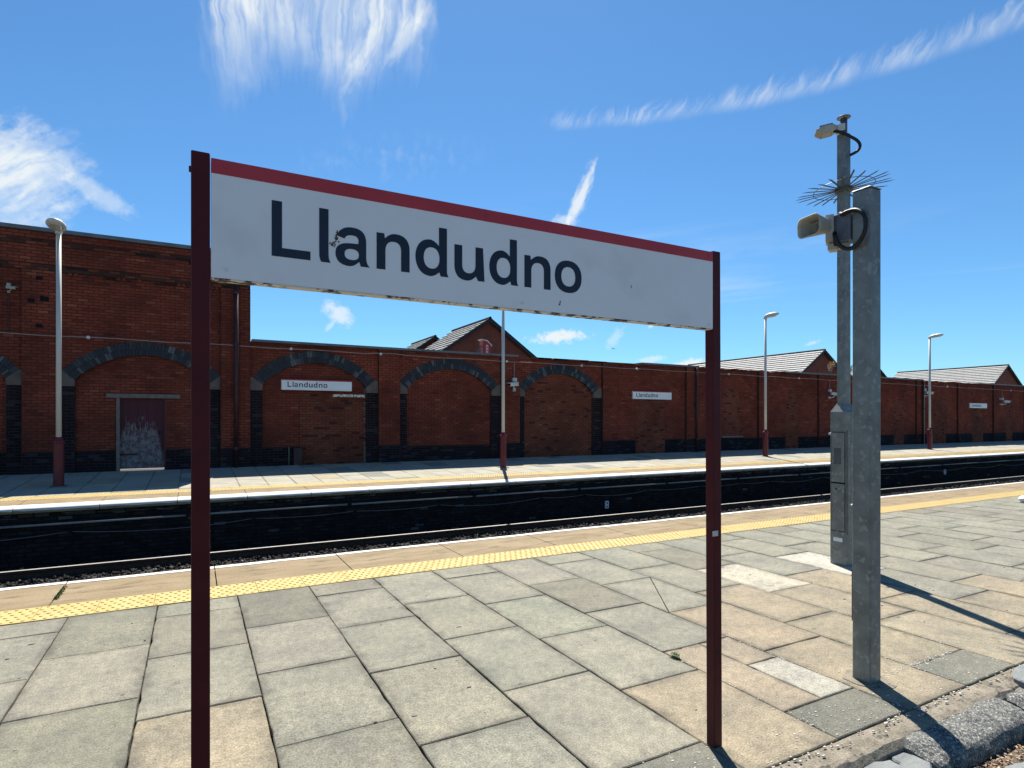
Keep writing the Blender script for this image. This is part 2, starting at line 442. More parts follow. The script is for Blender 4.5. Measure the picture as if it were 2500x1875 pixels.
# ------------------------------------------------------------------ mesh helpers
class MB:
    def __init__(s):
        s.v, s.f, s.c = [], [], []
        s.col = None

    def add(s, vs, fs):
        o = len(s.v)
        s.v.extend(vs)
        for f in fs:
            s.f.append(tuple(i + o for i in f))
            s.c.append(s.col)
        return s

    def box(s, x0, y0, z0, x1, y1, z1):
        return s.add([(x0, y0, z0), (x1, y0, z0), (x1, y1, z0), (x0, y1, z0), (x0, y0, z1), (x1, y0, z1), (x1, y1, z1), (x0, y1, z1)],
                     [(0, 3, 2, 1), (4, 5, 6, 7), (0, 1, 5, 4), (1, 2, 6, 5), (2, 3, 7, 6), (3, 0, 4, 7)])

    def obox(s, c, ax, ay, az_):
        """box from a centre and three half-axis vectors"""
        c, ax, ay, az_ = map(Vector, (c, ax, ay, az_))
        vs = [tuple(c + i * ax + j * ay + k * az_) for k in (-1, 1) for (i, j) in ((-1, -1), (1, -1), (1, 1), (-1, 1))]
        return s.add(vs, [(0, 3, 2, 1), (4, 5, 6, 7), (0, 1, 5, 4), (1, 2, 6, 5), (2, 3, 7, 6), (3, 0, 4, 7)])

    def brick(s, x0, z0, x1, z1, y, dep):
        """front-facing brick, open at the back"""
        b = 0.006
        return s.add([(x0, y + dep, z0), (x1, y + dep, z0), (x1, y + dep, z1), (x0, y + dep, z1),
                      (x0 + b, y, z0 + b), (x1 - b, y, z0 + b), (x1 - b, y, z1 - b), (x0 + b, y, z1 - b)],
                     [(4, 5, 6, 7), (0, 1, 5, 4), (1, 2, 6, 5), (2, 3, 7, 6), (3, 0, 4, 7)])

    def prism_xz(s, poly, y0, y1):
        n = len(poly)
        vs = [(x, y0, z) for x, z in poly] + [(x, y1, z) for x, z in poly]
        fs = [tuple(range(n)), tuple(range(2 * n - 1, n - 1, -1))]
        fs += [(i, i + n, (i + 1) % n + n, (i + 1) % n) for i in range(n)]
        return s.add(vs, fs)

    def prism_yz(s, poly, x0, x1):
        n = len(poly)
        vs = [(x0, y, z) for y, z in poly] + [(x1, y, z) for y, z in poly]
        fs = [tuple(range(n)), tuple(range(2 * n - 1, n - 1, -1))]
        fs += [(i, i + n, (i + 1) % n + n, (i + 1) % n) for i in range(n)]
        return s.add(vs, fs)

    def prism_xy(s, poly, z0, z1):
        n = len(poly)
        vs = [(x, y, z0) for x, y in poly] + [(x, y, z1) for x, y in poly]
        fs = [tuple(range(n - 1, -1, -1)), tuple(range(n, 2 * n))]
        fs += [(i, (i + 1) % n, (i + 1) % n + n, i + n) for i in range(n)]
        return s.add(vs, fs)

    def tube(s, path, r, n=8, caps=True):
        path = [Vector(p) for p in path]
        rings = []
        up = Vector((0, 0, 1))
        for i, p in enumerate(path):
            a = path[max(i - 1, 0)]
            b = path[min(i + 1, len(path) - 1)]
            d = (b - a).normalized()
            ref = up if abs(d.z) < 0.95 else Vector((1, 0, 0))
            u = d.cross(ref).normalized()
            w = u.cross(d).normalized()
            rr = r[i] if isinstance(r, (list, tuple)) else r
            rings.append([tuple(p + rr * (math.cos(2 * math.pi * k / n) * u + math.sin(2 * math.pi * k / n) * w)) for k in range(n)])
        vs = [v for q in rings for v in q]
        fs = []
        for i in range(len(rings) - 1):
            for k in range(n):
                fs.append((i * n + k, i * n + (k + 1) % n, (i + 1) * n + (k + 1) % n, (i + 1) * n + k))
        if caps:
            fs.append(tuple(range(n - 1, -1, -1)))
            fs.append(tuple((len(rings) - 1) * n + k for k in range(n)))
        return s.add(vs, fs)

    def lathe(s, prof, c=(0, 0, 0), n=16):
        """profile of (radius, z) turned about the vertical"""
        vs, fs = [], []
        for r, z in prof:
            for k in range(n):
                a = 2 * math.pi * k / n
                vs.append((c[0] + r * math.cos(a), c[1] + r * math.sin(a), c[2] + z))
        for i in range(len(prof) - 1):
            for k in range(n):
                fs.append((i * n + k, i * n + (k + 1) % n, (i + 1) * n + (k + 1) % n, (i + 1) * n + k))
        fs.append(tuple(range(n - 1, -1, -1)))
        fs.append(tuple((len(prof) - 1) * n + k for k in range(n)))
        return s.add(vs, fs)

    def mesh(s, name, mat, smooth=False):
        me = bpy.data.meshes.new(name)
        me.from_pydata(s.v, [], s.f)
        if any(c is not None for c in s.c):
            at = me.attributes.new('Col', 'FLOAT_COLOR', 'FACE')
            flat = []
            for c in s.c:
                c = c or (1, 1, 1)
                flat += [c[0], c[1], c[2], 1.0]
            at.data.foreach_set('color', flat)
        me.materials.append(mat)
        if smooth:
            me.polygons.foreach_set('use_smooth', [True] * len(me.polygons))
        me.update()
        return me


def tag(o, label=None, cat=None, group=None, kind=None):
    if label: o['label'] = label
    if cat: o['category'] = cat
    if group: o['group'] = group
    if kind: o['kind'] = kind
    return o


def put(name, me, parent=None, loc=None, rot=None):
    """link a mesh; geometry in world coordinates unless loc is given"""
    o = bpy.data.objects.new(name, me)
    COL.objects.link(o)
    if parent is not None:
        o.parent = parent
        if loc is None and parent.type == 'EMPTY':
            o.location = -parent.location
    if loc is not None:
        o.location = loc
    if rot is not None:
        o.rotation_euler = rot
    return o


def build(name, mb, mat, parent=None, smooth=False, **kw):
    o = put(name, mb.mesh(name, mat, smooth), parent)
    return tag(o, **kw)


def empty(name, loc, label, cat, group=None):
    o = bpy.data.objects.new(name, None)
    o.empty_display_size = 0.2
    COL.objects.link(o)
    o.location = loc
    return tag(o, label, cat, group)


def bevel(me, w, seg=1, ang=30):
    bm = bmesh.new()
    bm.from_mesh(me)
    es = [e for e in bm.edges if len(e.link_faces) == 2 and e.calc_face_angle(0) > R(ang)]
    bmesh.ops.bevel(bm, geom=es, offset=w, segments=seg, affect='EDGES', profile=0.5, clamp_overlap=True)
    bm.to_mesh(me)
    bm.free()
    return me


def copy_tree(o, parent=None):
    c = o.copy()
    COL.objects.link(c)
    if parent is not None:
        c.parent = parent
    for ch in o.children:
        copy_tree(ch, c)
    return c


rnd = random.Random(11)


def jit(c, a):
    k = 1 + rnd.uniform(-a, a)
    return tuple(max(0.0, v * k * (1 + rnd.uniform(-a, a) * 0.35)) for v in c)


# ------------------------------------------------------------------ setting: ground, track bed, platforms
NE = 6.90            # near platform edge
FE = 13.04           # far platform edge
SLOPE = 0.04         # far platform rises towards its wall
WY = 18.37           # face of the station wall
KW = WY / 21.4       # scale of the measurements taken at a trial distance


def zf(y):
    return SLOPE * max(0.0, y - FE)


WZ = zf(WY)

build('ground', MB().add([(-400, -300, -1.6), (700, -300, -1.6), (700, 600, -1.6), (-400, 600, -1.6)], [(0, 1, 2, 3)]), m_ground, kind='structure')
build('trackbed', MB().box(-40, NE + 0.06, -1.5, 130, FE + 0.1, -1.12), m_bed, kind='structure')
build('yard', MB().box(-60, WY + 0.42, -1.5, 160, 120, WZ - 0.02), m_yard, kind='structure')

near = build('near_platform', MB().box(-14, 1.745, -1.5, 60, NE - 0.06, -0.045), m_joint, kind='structure')
far = build('far_platform', MB().prism_yz([(FE + 0.13, -1.5), (FE + 0.13, -0.13), (FE + 0.5, -0.10), (WY + 0.6, zf(WY + 0.6) - 0.03), (WY + 0.6, -1.5)], -24, 110), m_joint, kind='structure')

# --- near paving
_slabs = {}


def chipped_slab(w, l):
    hw, hl = w / 2, l / 2
    pts = []
    for (a, b, n) in (((-hw, -hl), (hw, -hl), 7), ((hw, -hl), (hw, hl), 10), ((hw, hl), (-hw, hl), 7), ((-hw, hl), (-hw, -hl), 10)):
        dx, dy = b[0] - a[0], b[1] - a[1]
        q = math.hypot(dx, dy)
        for k in range(n):
            t = (k + (rnd.uniform(-0.3, 0.3) if k else 0)) / n
            ins = abs(rnd.gauss(0, 0.0016)) + (rnd.uniform(0.003, 0.007) if rnd.random() < 0.04 else 0) + (rnd.uniform(0, 0.008) if k == 0 and rnd.random() < 0.25 else 0)
            pts.append((a[0] + dx * t - dy / q * ins, a[1] + dy * t + dx / q * ins))
    n = len(pts)
    b = 0.0045
    vs = [(x, y, -0.04) for x, y in pts] + [(x, y, -b) for x, y in pts] + [(x * (1 - b / hw), y * (1 - b / hl), 0.0) for x, y in pts]
    fs = [(r_ * n + k, r_ * n + (k + 1) % n, (r_ + 1) * n + (k + 1) % n, (r_ + 1) * n + k) for r_ in range(2) for k in range(n)]
    fs.append(tuple(range(2 * n, 3 * n)))
    return MB().add(vs, fs).mesh('paving_slab', m_slab)


def slab_mesh(w, l, mat, key=''):
    k = (round(w, 3), round(l, 3), key)
    if k not in _slabs:
        b = 0.005
        hw, hl = w / 2, l / 2
        mb = MB()
        mb.add([(-hw, -hl, -0.04), (hw, -hl, -0.04), (hw, hl, -0.04), (-hw, hl, -0.04),
                (-hw, -hl, -b), (hw, -hl, -b), (hw, hl, -b), (-hw, hl, -b),
                (-hw + b, -hl + b, 0), (hw - b, -hl + b, 0), (hw - b, hl - b, 0), (-hw + b, hl - b, 0)],
               [(0, 1, 5, 4), (1, 2, 6, 5), (2, 3, 7, 6), (3, 0, 4, 7), (4, 5, 9, 8), (5, 6, 10, 9), (6, 7, 11, 10), (7, 4, 8, 11), (8, 9, 10, 11)])
        _slabs[k] = mb.mesh('paving_slab', mat)
    return _slabs[k]


LIT = 0.565
GREY, TAN, PALE, DARK = (0.358, 0.350, 0.284), (0.440, 0.378, 0.276), (0.66, 0.61, 0.50), (0.20, 0.205, 0.18)
edges = [-0.86 + 0.5955 * i for i in range(-22, 46)]
YA = [5.655, 4.72, 3.83, 2.94, 2.04, 1.745]
YB = [5.655, 5.30, 4.41, 3.53, 2.64, 1.745]
PAL_TAN = {(5, 1), (5, 2)}
n_slab = 0
far_slab_mb = MB()


def slab_colour(x, y1, y0, i):
    yc = (y0 + y1) / 2
    if -0.4 < x < 0.3 and 2.7 < yc < 3.4:
        return TAN
    if 0.5 < x < 0.9 and yc > 5.0:
        return (0.27, 0.26, 0.21)
    if 4.45 < x < 5.0 and 3.5 < yc < 4.3:
        return PALE
    if 5.6 < x < 6.2 and 3.5 < yc < 4.3:
        return (0.62, 0.60, 0.53)
    if 10 < x < 12.5 and 4.4 < yc < 5.4 and rnd.random() < 0.4:
        return (0.48, 0.41, 0.28)
    if yc < 2.0 and (y1 - y0) < 0.4:
        return (0.27, 0.265, 0.22)
    lim = 2.62 if x < 2.7 else (2.95 if x < 3.3 else (3.55 if x < 5.9 else 2.6))
    if x > 2.1 and y1 < lim + 0.35 and yc < lim and x < 6.9:
        return TAN
    k = rnd.random()
    if k < 0.10:
        return (0.32, 0.305, 0.24)
    if k < 0.2:
        return (0.385, 0.37, 0.295)
    return GREY


JW = 0.0055
for i in range(len(edges) - 1):
    x0, x1 = edges[i], edges[i + 1]
    ys = YA if (i % 2 == 0) else YB
    if x1 < -3.2:
        individual = False
    else:
        individual = x0 < 24.5
    for a, b in zip(ys[:-1], ys[1:]):
        xc, yc = (x0 + x1) / 2, (a + b) / 2
        col = tuple(LIT * q for q in jit(slab_colour(xc, a, b, i), 0.05))
        if not individual:
            w, l = (x1 - x0 - JW) / 2, (a - b - JW) / 2
            far_slab_mb.col = col
            far_slab_mb.box(xc - w, yc - l, -0.04, xc + w, yc + l, 0.0)
            continue
        pieces = [(x0, x1, a, b, col)]
        if 2.6 < x0 < 2.8 and abs(b - 2.04) < 0.02:          # the pale replacement strip beside the post
            pieces = [(x0, 3.025, a, b, col), (3.025, x1, a, 2.54, col), (3.025, x1, 2.54, b, (0.33, 0.315, 0.27))]
        for (p0, p1, q1, q0, c) in pieces:
            w, l = p1 - p0 - JW, q1 - q0 - JW
            if abs(p0 - 3.30) < 0.05 and abs(q0 - 3.53) < 0.02:
                # slab broken corner to corner
                xa, xb, ya, yb = p0 + 0.004, p1 - 0.004, q0 + 0.004, q1 - 0.004
                for poly in ([(xa, ya), (xb - 0.012, yb), (xa, yb)], [(xa + 0.012, ya), (xb, ya), (xb, yb)]):
                    o = build('paving_slab', MB().prism_xy(poly, -0.04, rnd.uniform(-0.002, 0.001)), m_slab, near)
                    o.color = (*c, 1)
                continue
            o = put('paving_slab', chipped_slab(w + rnd.uniform(-0.002, 0.003), l + rnd.uniform(-0.003, 0.003)) if p0 < 9 else slab_mesh(w, l, m_slab), near, ((p0 + p1) / 2, (q0 + q1) / 2, rnd.uniform(-0.0025, 0.0015)),
                    (rnd.gauss(0, 0.0020), rnd.gauss(0, 0.0020), rnd.gauss(0, 0.0016)))
            o.color = (*c, 1)
            n_slab += 1
m_slab_attr = M('paving_attr', (0.85, 0.86, 0.84), (1.1, 1.08, 1.04), 2.2, 0.9, 0.2, 120, source='attr')
build('paving_beyond', far_slab_mb, m_slab_attr, near, kind='stuff')


# --- tactile tiles
def tactile_mesh(s=0.396):
    mb = MB()
    h = s / 2
    mb.add([(-h, -h, -0.04), (h, -h, -0.04), (h, h, -0.04), (-h, h, -0.04), (-h, -h, 0), (h, -h, 0), (h, h, 0), (-h, h, 0)],
           [(4, 5, 6, 7), (0, 1, 5, 4), (1, 2, 6, 5), (2, 3, 7, 6), (3, 0, 4, 7)])
    n, st = 8, s / 6
    for i in range(6):
        for j in range(6):
            cx = -h + st * (i + 0.5) + (st * 0.22 if j % 2 else -st * 0.22)
            cy = -h + st * (j + 0.5)
            vs = []
            for r, z in ((0.0135, 0.0), (0.0115, 0.0045), (0.007, 0.0062)):
                vs += [(cx + r * math.cos(2 * math.pi * k / n), cy + r * math.sin(2 * math.pi * k / n), z) for k in range(n)]
            fs = [(q * n + k, q * n + (k + 1) % n, (q + 1) * n + (k + 1) % n, (q + 1) * n + k) for q in range(2) for k in range(n)]
            fs.append(tuple(range(2 * n, 3 * n)))
            mb.add(vs, fs)
    return mb.mesh('tactile_tile', m_tact)


tm = tactile_mesh()
for i in range(-6, 66):
    put('tactile_tile', tm, near, (0.305 + 0.4 * i, 5.862, 0.001 + rnd.uniform(-0.001, 0.001)), (rnd.gauss(0, 0.001), rnd.gauss(0, 0.001), rnd.gauss(0, 0.0015)))
for i in range(-22, 112):
    put('tactile_tile', tm, far, (0.1 + 0.4 * i, 14.197, zf(14.197) + 0.001), (math.atan(SLOPE), 0, 0))


# --- coping stones with painted edge
def coping_row(parent, y_edge, y_back, x_first, n, pitch, sign, white, ztop):
    for i in range(n):
        w = pitch - 0.010
        xc = x_first + pitch * (i + 0.5)
        yj = rnd.uniform(-0.008, 0.008)
        y0, y1 = (y_back, y_edge + yj) if sign > 0 else (y_edge + yj, y_back)
        mb = MB()
        x0, x1 = xc - w / 2, xc + w / 2
        if sign > 0:
            poly = [(y0, -0.12), (y0, ztop(y0)), (y1 - 0.02, ztop(y1)), (y1, ztop(y1) - 0.02), (y1, -0.11)]
        else:
            poly = [(y1, -0.12), (y1, ztop(y1)), (y0 + 0.02, ztop(y0)), (y0, ztop(y0) - 0.015), (y0, -0.085), (y0 + 0.02, -0.10)]
        mb.prism_yz(poly, x0, x1)
        me = mb.mesh('coping_stone', m_stone)
        bm = bmesh.new(); bm.from_mesh(me); bmesh.ops.recalc_face_normals(bm, faces=bm.faces); bm.to_mesh(me); bm.free()
        st = put('coping_stone', me, parent)
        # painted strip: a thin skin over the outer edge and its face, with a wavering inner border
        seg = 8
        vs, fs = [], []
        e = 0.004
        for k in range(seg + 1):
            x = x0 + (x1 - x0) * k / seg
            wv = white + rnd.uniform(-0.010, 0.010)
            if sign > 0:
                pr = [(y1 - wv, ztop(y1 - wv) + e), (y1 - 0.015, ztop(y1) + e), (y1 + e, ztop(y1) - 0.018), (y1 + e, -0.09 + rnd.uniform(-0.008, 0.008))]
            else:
                pr = [(y0 + wv, ztop(y0 + wv) + e), (y0 + 0.018, ztop(y0) + e), (y0 - e, ztop(y0) - 0.013), (y0 - e, -0.046 + rnd.uniform(-0.010, 0.010))]  # far paint stops short; bare stone below stands in for the shaded lip
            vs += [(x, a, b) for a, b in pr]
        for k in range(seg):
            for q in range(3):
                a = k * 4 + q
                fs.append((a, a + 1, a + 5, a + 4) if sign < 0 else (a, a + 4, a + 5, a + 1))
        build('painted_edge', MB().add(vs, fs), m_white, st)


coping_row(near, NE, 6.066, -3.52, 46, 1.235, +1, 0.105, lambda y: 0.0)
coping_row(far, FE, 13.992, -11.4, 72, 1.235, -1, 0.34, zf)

# --- far paving
fs_rest = MB()
cnt = 0
SL = math.atan(SLOPE)
fx = [-9.9 + 0.6 * i for i in range(0, 150)]
for i in range(len(fx) - 1):
    x0, x1 = fx[i], fx[i + 1]
    ys = [14.402, 15.0, 15.9, 16.8, 17.7, 18.30] if i % 2 else [14.402, 14.62, 15.52, 16.42, 17.32, 18.30]
    for a, b in zip(ys[:-1], ys[1:]):
        xc, yc = (x0 + x1) / 2, (a + b) / 2
        k = rnd.random()
        c = jit((0.30, 0.30, 0.27) if k < 0.08 else ((0.52, 0.44, 0.32) if k > 0.95 else (0.49, 0.465, 0.385)), 0.06)
        c = tuple(q * 0.60 for q in c)
        if x0 > -7.0 and cnt < 290:
            cnt += 1
            o = put('paving_slab', slab_mesh(0.6 - 0.006, b - a - 0.006, m_slab_far, 'far'), far, (xc, yc, zf(yc) + rnd.uniform(-0.002, 0.002)), (SL + rnd.gauss(0, 0.0015), rnd.gauss(0, 0.0015), 0))
            o.color = (*c, 1)
        else:
            fs_rest.col = c
            w, l = 0.295, (b - a - 0.01) / 2
            fs_rest.add([(xc - w, yc - l, zf(yc - l)), (xc + w, yc - l, zf(yc - l)), (xc + w, yc + l, zf(yc + l)), (xc - w, yc + l, zf(yc + l))], [(0, 1, 2, 3)])
build('paving_beyond', fs_rest, m_slab_attr, far, kind='stuff')

# --- brick face of the far platform
fb = MB()
for r in range(13):
    z0 = -1.10 + r * 0.0765
    for k in range(-60, 330):
        x = k * 0.226 + (0.113 if r % 2 else 0) + rnd.uniform(-0.004, 0.004)
        base = (0.020, 0.019, 0.020)
        if r == 12:
            base = (0.045, 0.043, 0.042) if rnd.random() < 0.4 else base
        elif rnd.random() < 0.02:
            base = (0.08, 0.08, 0.08)
        fb.col = jit(base, 0.3)
        fb.brick(x, z0, x + 0.215, z0 + 0.066, FE + 0.105 + rnd.uniform(0, 0.006), 0.03)
for _ in range(420):                     # paint and mortar dribbled under the coping
    x = rnd.uniform(-8, 60)
    w = rnd.uniform(0.05, 0.32)
    z0 = -0.175 + rnd.gauss(0, 0.012)
    fb.col = jit((0.10, 0.10, 0.097), 0.5)
    fb.brick(x, z0, x + w, z0 + rnd.uniform(0.014, 0.03), FE + 0.096, 0.03)
build('platform_brickwork', fb, m_facebrick, far, kind='stuff')
build('platform_mortar', MB().box(-20, FE + 0.122, -1.12, 80, FE + 0.16, -0.102), m_facemortar, far)

# ------------------------------------------------------------------ railway
RAIL_Z = -0.925


def rail_profile():
    # (y, z) about the centre line, top at 0
    return [(-0.035, 0), (0.035, 0), (0.036, -0.035), (0.009, -0.05), (0.009, -0.13), (0.07, -0.145), (0.07, -0.158), (-0.07, -0.158), (-0.07, -0.145), (-0.009, -0.13), (-0.009, -0.05), (-0.036, -0.035)]


def track(yc, label):
    t = empty('railway_track', (5, yc, -1.1), label, 'railway track', 'railway tracks between the platforms')
    for s in (-1, 1):
        y = yc + s * 0.7525
        rl = build('rail', MB().prism_yz([(y + a, RAIL_Z + b) for a, b in rail_profile()], -30, 110), m_rail, t)
        build('rail_head', MB().box(-30, y - 0.033, RAIL_Z + 0.001, 110, y + 0.033, RAIL_Z + 0.004), m_railhead, rl)
    me = MB().box(-0.125, -1.25, -0.08, 0.125, 1.25, 0.06).mesh('sleeper', m_sleeper)
    for i in range(90):
        put('sleeper', me, t, (-13 + i * 0.66 + rnd.uniform(-0.02, 0.02), 0, -0.045))
    return t


track(12.27 - 0.7525, 'railway track at the foot of the opposite platform, its outer rail catching the sun')
track(NE + 0.80 + 0.7525, 'railway track tucked under the edge of the yellow tactile platform')


def ballast():
    mb = MB()
    r = random.Random(3)

    def stone(x, y, z, s):
        q = Matrix.Rotation(r.uniform(0, 6.28), 3, Vector((r.gauss(0, 1), r.gauss(0, 1), r.gauss(0, 1))).normalized())
        ps = []
        for p in ((1, 0, 0), (-1, 0, 0), (0, 1, 0), (0, -1, 0), (0, 0, 0.75), (0, 0, -0.75)):
            v = q @ (Vector(p) * s * r.uniform(0.7, 1.25))
            ps.append((x + v.x, y + v.y, z + v.z))
        k = r.random()
        mb.col = (0.7, 0.7, 0.7) if k < 0.72 else ((2.2, 2.1, 2.0) if k < 0.92 else (6, 6, 6))
        mb.add(ps, [(0, 2, 4), (2, 1, 4), (1, 3, 4), (3, 0, 4), (2, 0, 5), (1, 2, 5), (3, 1, 5), (0, 3, 5)])

    for _ in range(15000):
        x = r.uniform(-5, 24)
        y = r.uniform(10.9, 13.1)
        stone(x, y, -1.10 + r.uniform(-0.02, 0.045), r.uniform(0.022, 0.042))
    for _ in range(6000):
        stone(r.uniform(24, 60), r.uniform(10.9, 13.1), -1.09 + r.uniform(-0.02, 0.04), r.uniform(0.035, 0.06))
    for _ in range(3000):
        stone(r.uniform(-6, 30), r.uniform(NE + 0.1, 10.9), -1.10 + r.uniform(-0.02, 0.04), r.uniform(0.03, 0.05))
    build('ballast', mb, m_ballast, label='dark oil-stained ballast stones around the rails', cat='ballast', kind='stuff')


ballast()

# pipe and slack cable along the platform face
FY = FE + 0.06
pe = empty('service_pipe', (0, FY, -0.318), 'straight grey pipe run along the dark face of the opposite platform', 'pipe')
xs = -24.0
while xs < 70:
    ln = rnd.choice((2.9, 3.0, 3.1))
    build('pipe_length', MB().tube([(xs + 0.03, FY, -0.318 + rnd.uniform(-0.004, 0.004)), (xs + ln - 0.03, FY, -0.318 + rnd.uniform(-0.004, 0.004))], 0.021, 8), m_pipe, pe, True)
    build('pipe_clip', MB().box(xs - 0.04, FY - 0.024, -0.345, xs + 0.04, FY + 0.06, -0.291), m_slot, pe)
    xs += ln
ce = empty('slack_cable', (0, FY, -0.5), 'thin grey cable sagging between clips below the service pipe', 'cable')
xs = -24.0
while xs < 70:
    ln = rnd.uniform(1.3, 3.6)
    sag = 0.035 if ln < 2.2 else 0.085
    pts = [(xs + 0.03 + (ln - 0.06) * t / 8, FY, -0.475 - sag * 4 * (t / 8) * (1 - t / 8)) for t in range(9)]
    build('cable_span', MB().tube(pts, 0.010, 6), m_cable, ce, True)
    build('cable_clip', MB().box(xs - 0.025, FY - 0.014, -0.495, xs + 0.025, FY + 0.06, -0.455), m_slot, ce)
    xs += ln
for x, zz, lab in ((10.05, -0.80, 'small white marker plate on the platform face behind the sign post'), (27.6, -0.62, 'small white marker plate on the platform face beyond the steel post')):
    o = empty('marker_plate', (x, FE + 0.09, zz - 0.1), lab, 'marker', 'marker plates on the platform face')
    build('plate', MB().box(x - 0.055, FE + 0.075, zz - 0.10, x + 0.055, FE + 0.11, zz + 0.10), m_plate, o)
    for dz in (-0.05, 0.045):
        build('digit', MB().box(x - 0.022, FE + 0.071, zz + dz - 0.022, x + 0.022, FE + 0.0748, zz + dz + 0.022), m_slot, o)


# ------------------------------------------------------------------ the brick station wall
def kx(x): return x * KW
def kz(z): return CAM_H + (z - CAM_H) * KW


RED, REDD, BLUE, PATCH = 'red', 'redd', 'blue', 'patch'
P_PIL, P_PAN, P_INF = WY - 0.085, WY, WY + 0.085


def brick_col(kind):
    k = rnd.random()
    if kind == BLUE:
        c = (0.012, 0.0145, 0.021) if k < 0.86 else (0.034, 0.038, 0.047)
    elif kind == PATCH:
        c = (0.19, 0.057, 0.033) if k < 0.86 else ((0.085, 0.030, 0.026) if k < 0.94 else (0.20, 0.08, 0.048))
    elif kind == REDD:
        c = (0.075, 0.034, 0.028) if k < 0.55 else ((0.19, 0.055, 0.036) if k < 0.85 else (0.03, 0.022, 0.02))
    else:
        c = (0.205, 0.049, 0.030) if k < 0.88 else ((0.145, 0.037, 0.027) if k < 0.95 else (0.25, 0.075, 0.046))
    return jit(c, 0.13)


CH, BL = 0.0765, 0.2265
Z0 = WZ - 0.03


class WallBuilder:
    def __init__(s):
        s.b, s.m = MB(), MB()

    def course(s, r, x0, x1, z0, z1, y, kind, rough=False):
        off = (r % 2) * BL / 2
        k = math.floor((x0 - off) / BL)
        while k * BL + off < x1:
            a, b = max(k * BL + off, x0), min(k * BL + off + BL, x1)
            k += 1
            if b - a < 0.03:
                continue
            if rough and rnd.random() < rough:
                continue
            s.b.col = brick_col(kind)
            dy = rnd.uniform(-0.003, 0.004)
            s.b.brick(a + 0.005, z0 + 0.005, b - 0.005, z1 - 0.005, y + dy, 0.016 - dy)

    def area(s, z0, z1, y, kind, ivals, back=0.16, mort=True, rough=False):
        """ivals(z) gives the stretches of wall at that height"""
        r = math.floor((z0 - Z0) / CH + 1e-6)
        while Z0 + r * CH < z1 - 0.004:
            a, b = max(z0, Z0 + r * CH), min(z1, Z0 + r * CH + CH)
            if b - a > 0.012:
                for (x0, x1) in ivals((a + b) / 2):
                    if x1 - x0 < 0.02:
                        continue
                    s.course(r, x0, x1, a, b, y, kind, rough)
                    if mort == 'strip':
                        s.m.box(x0, y + 0.011, a, x1, y + back, b)
            r += 1

    def rect(s, x0, x1, z0, z1, y, kind, back=0.16, rough=False):
        s.area(z0, z1, y, kind, lambda z: [(x0, x1)], rough=rough)
        s.m.box(x0, y + 0.011, z0, x1, y + back, z1)


def arch_geo(a0, a1, zs, zi):
    h = (a1 - a0) / 2
    rise = zi - zs
    rad = (h * h + rise * rise) / (2 * rise)
    return (a0 + a1) / 2, zi - rad, rad, math.asin(h / rad)


RING = 0.40 * KW
n_vous = 0


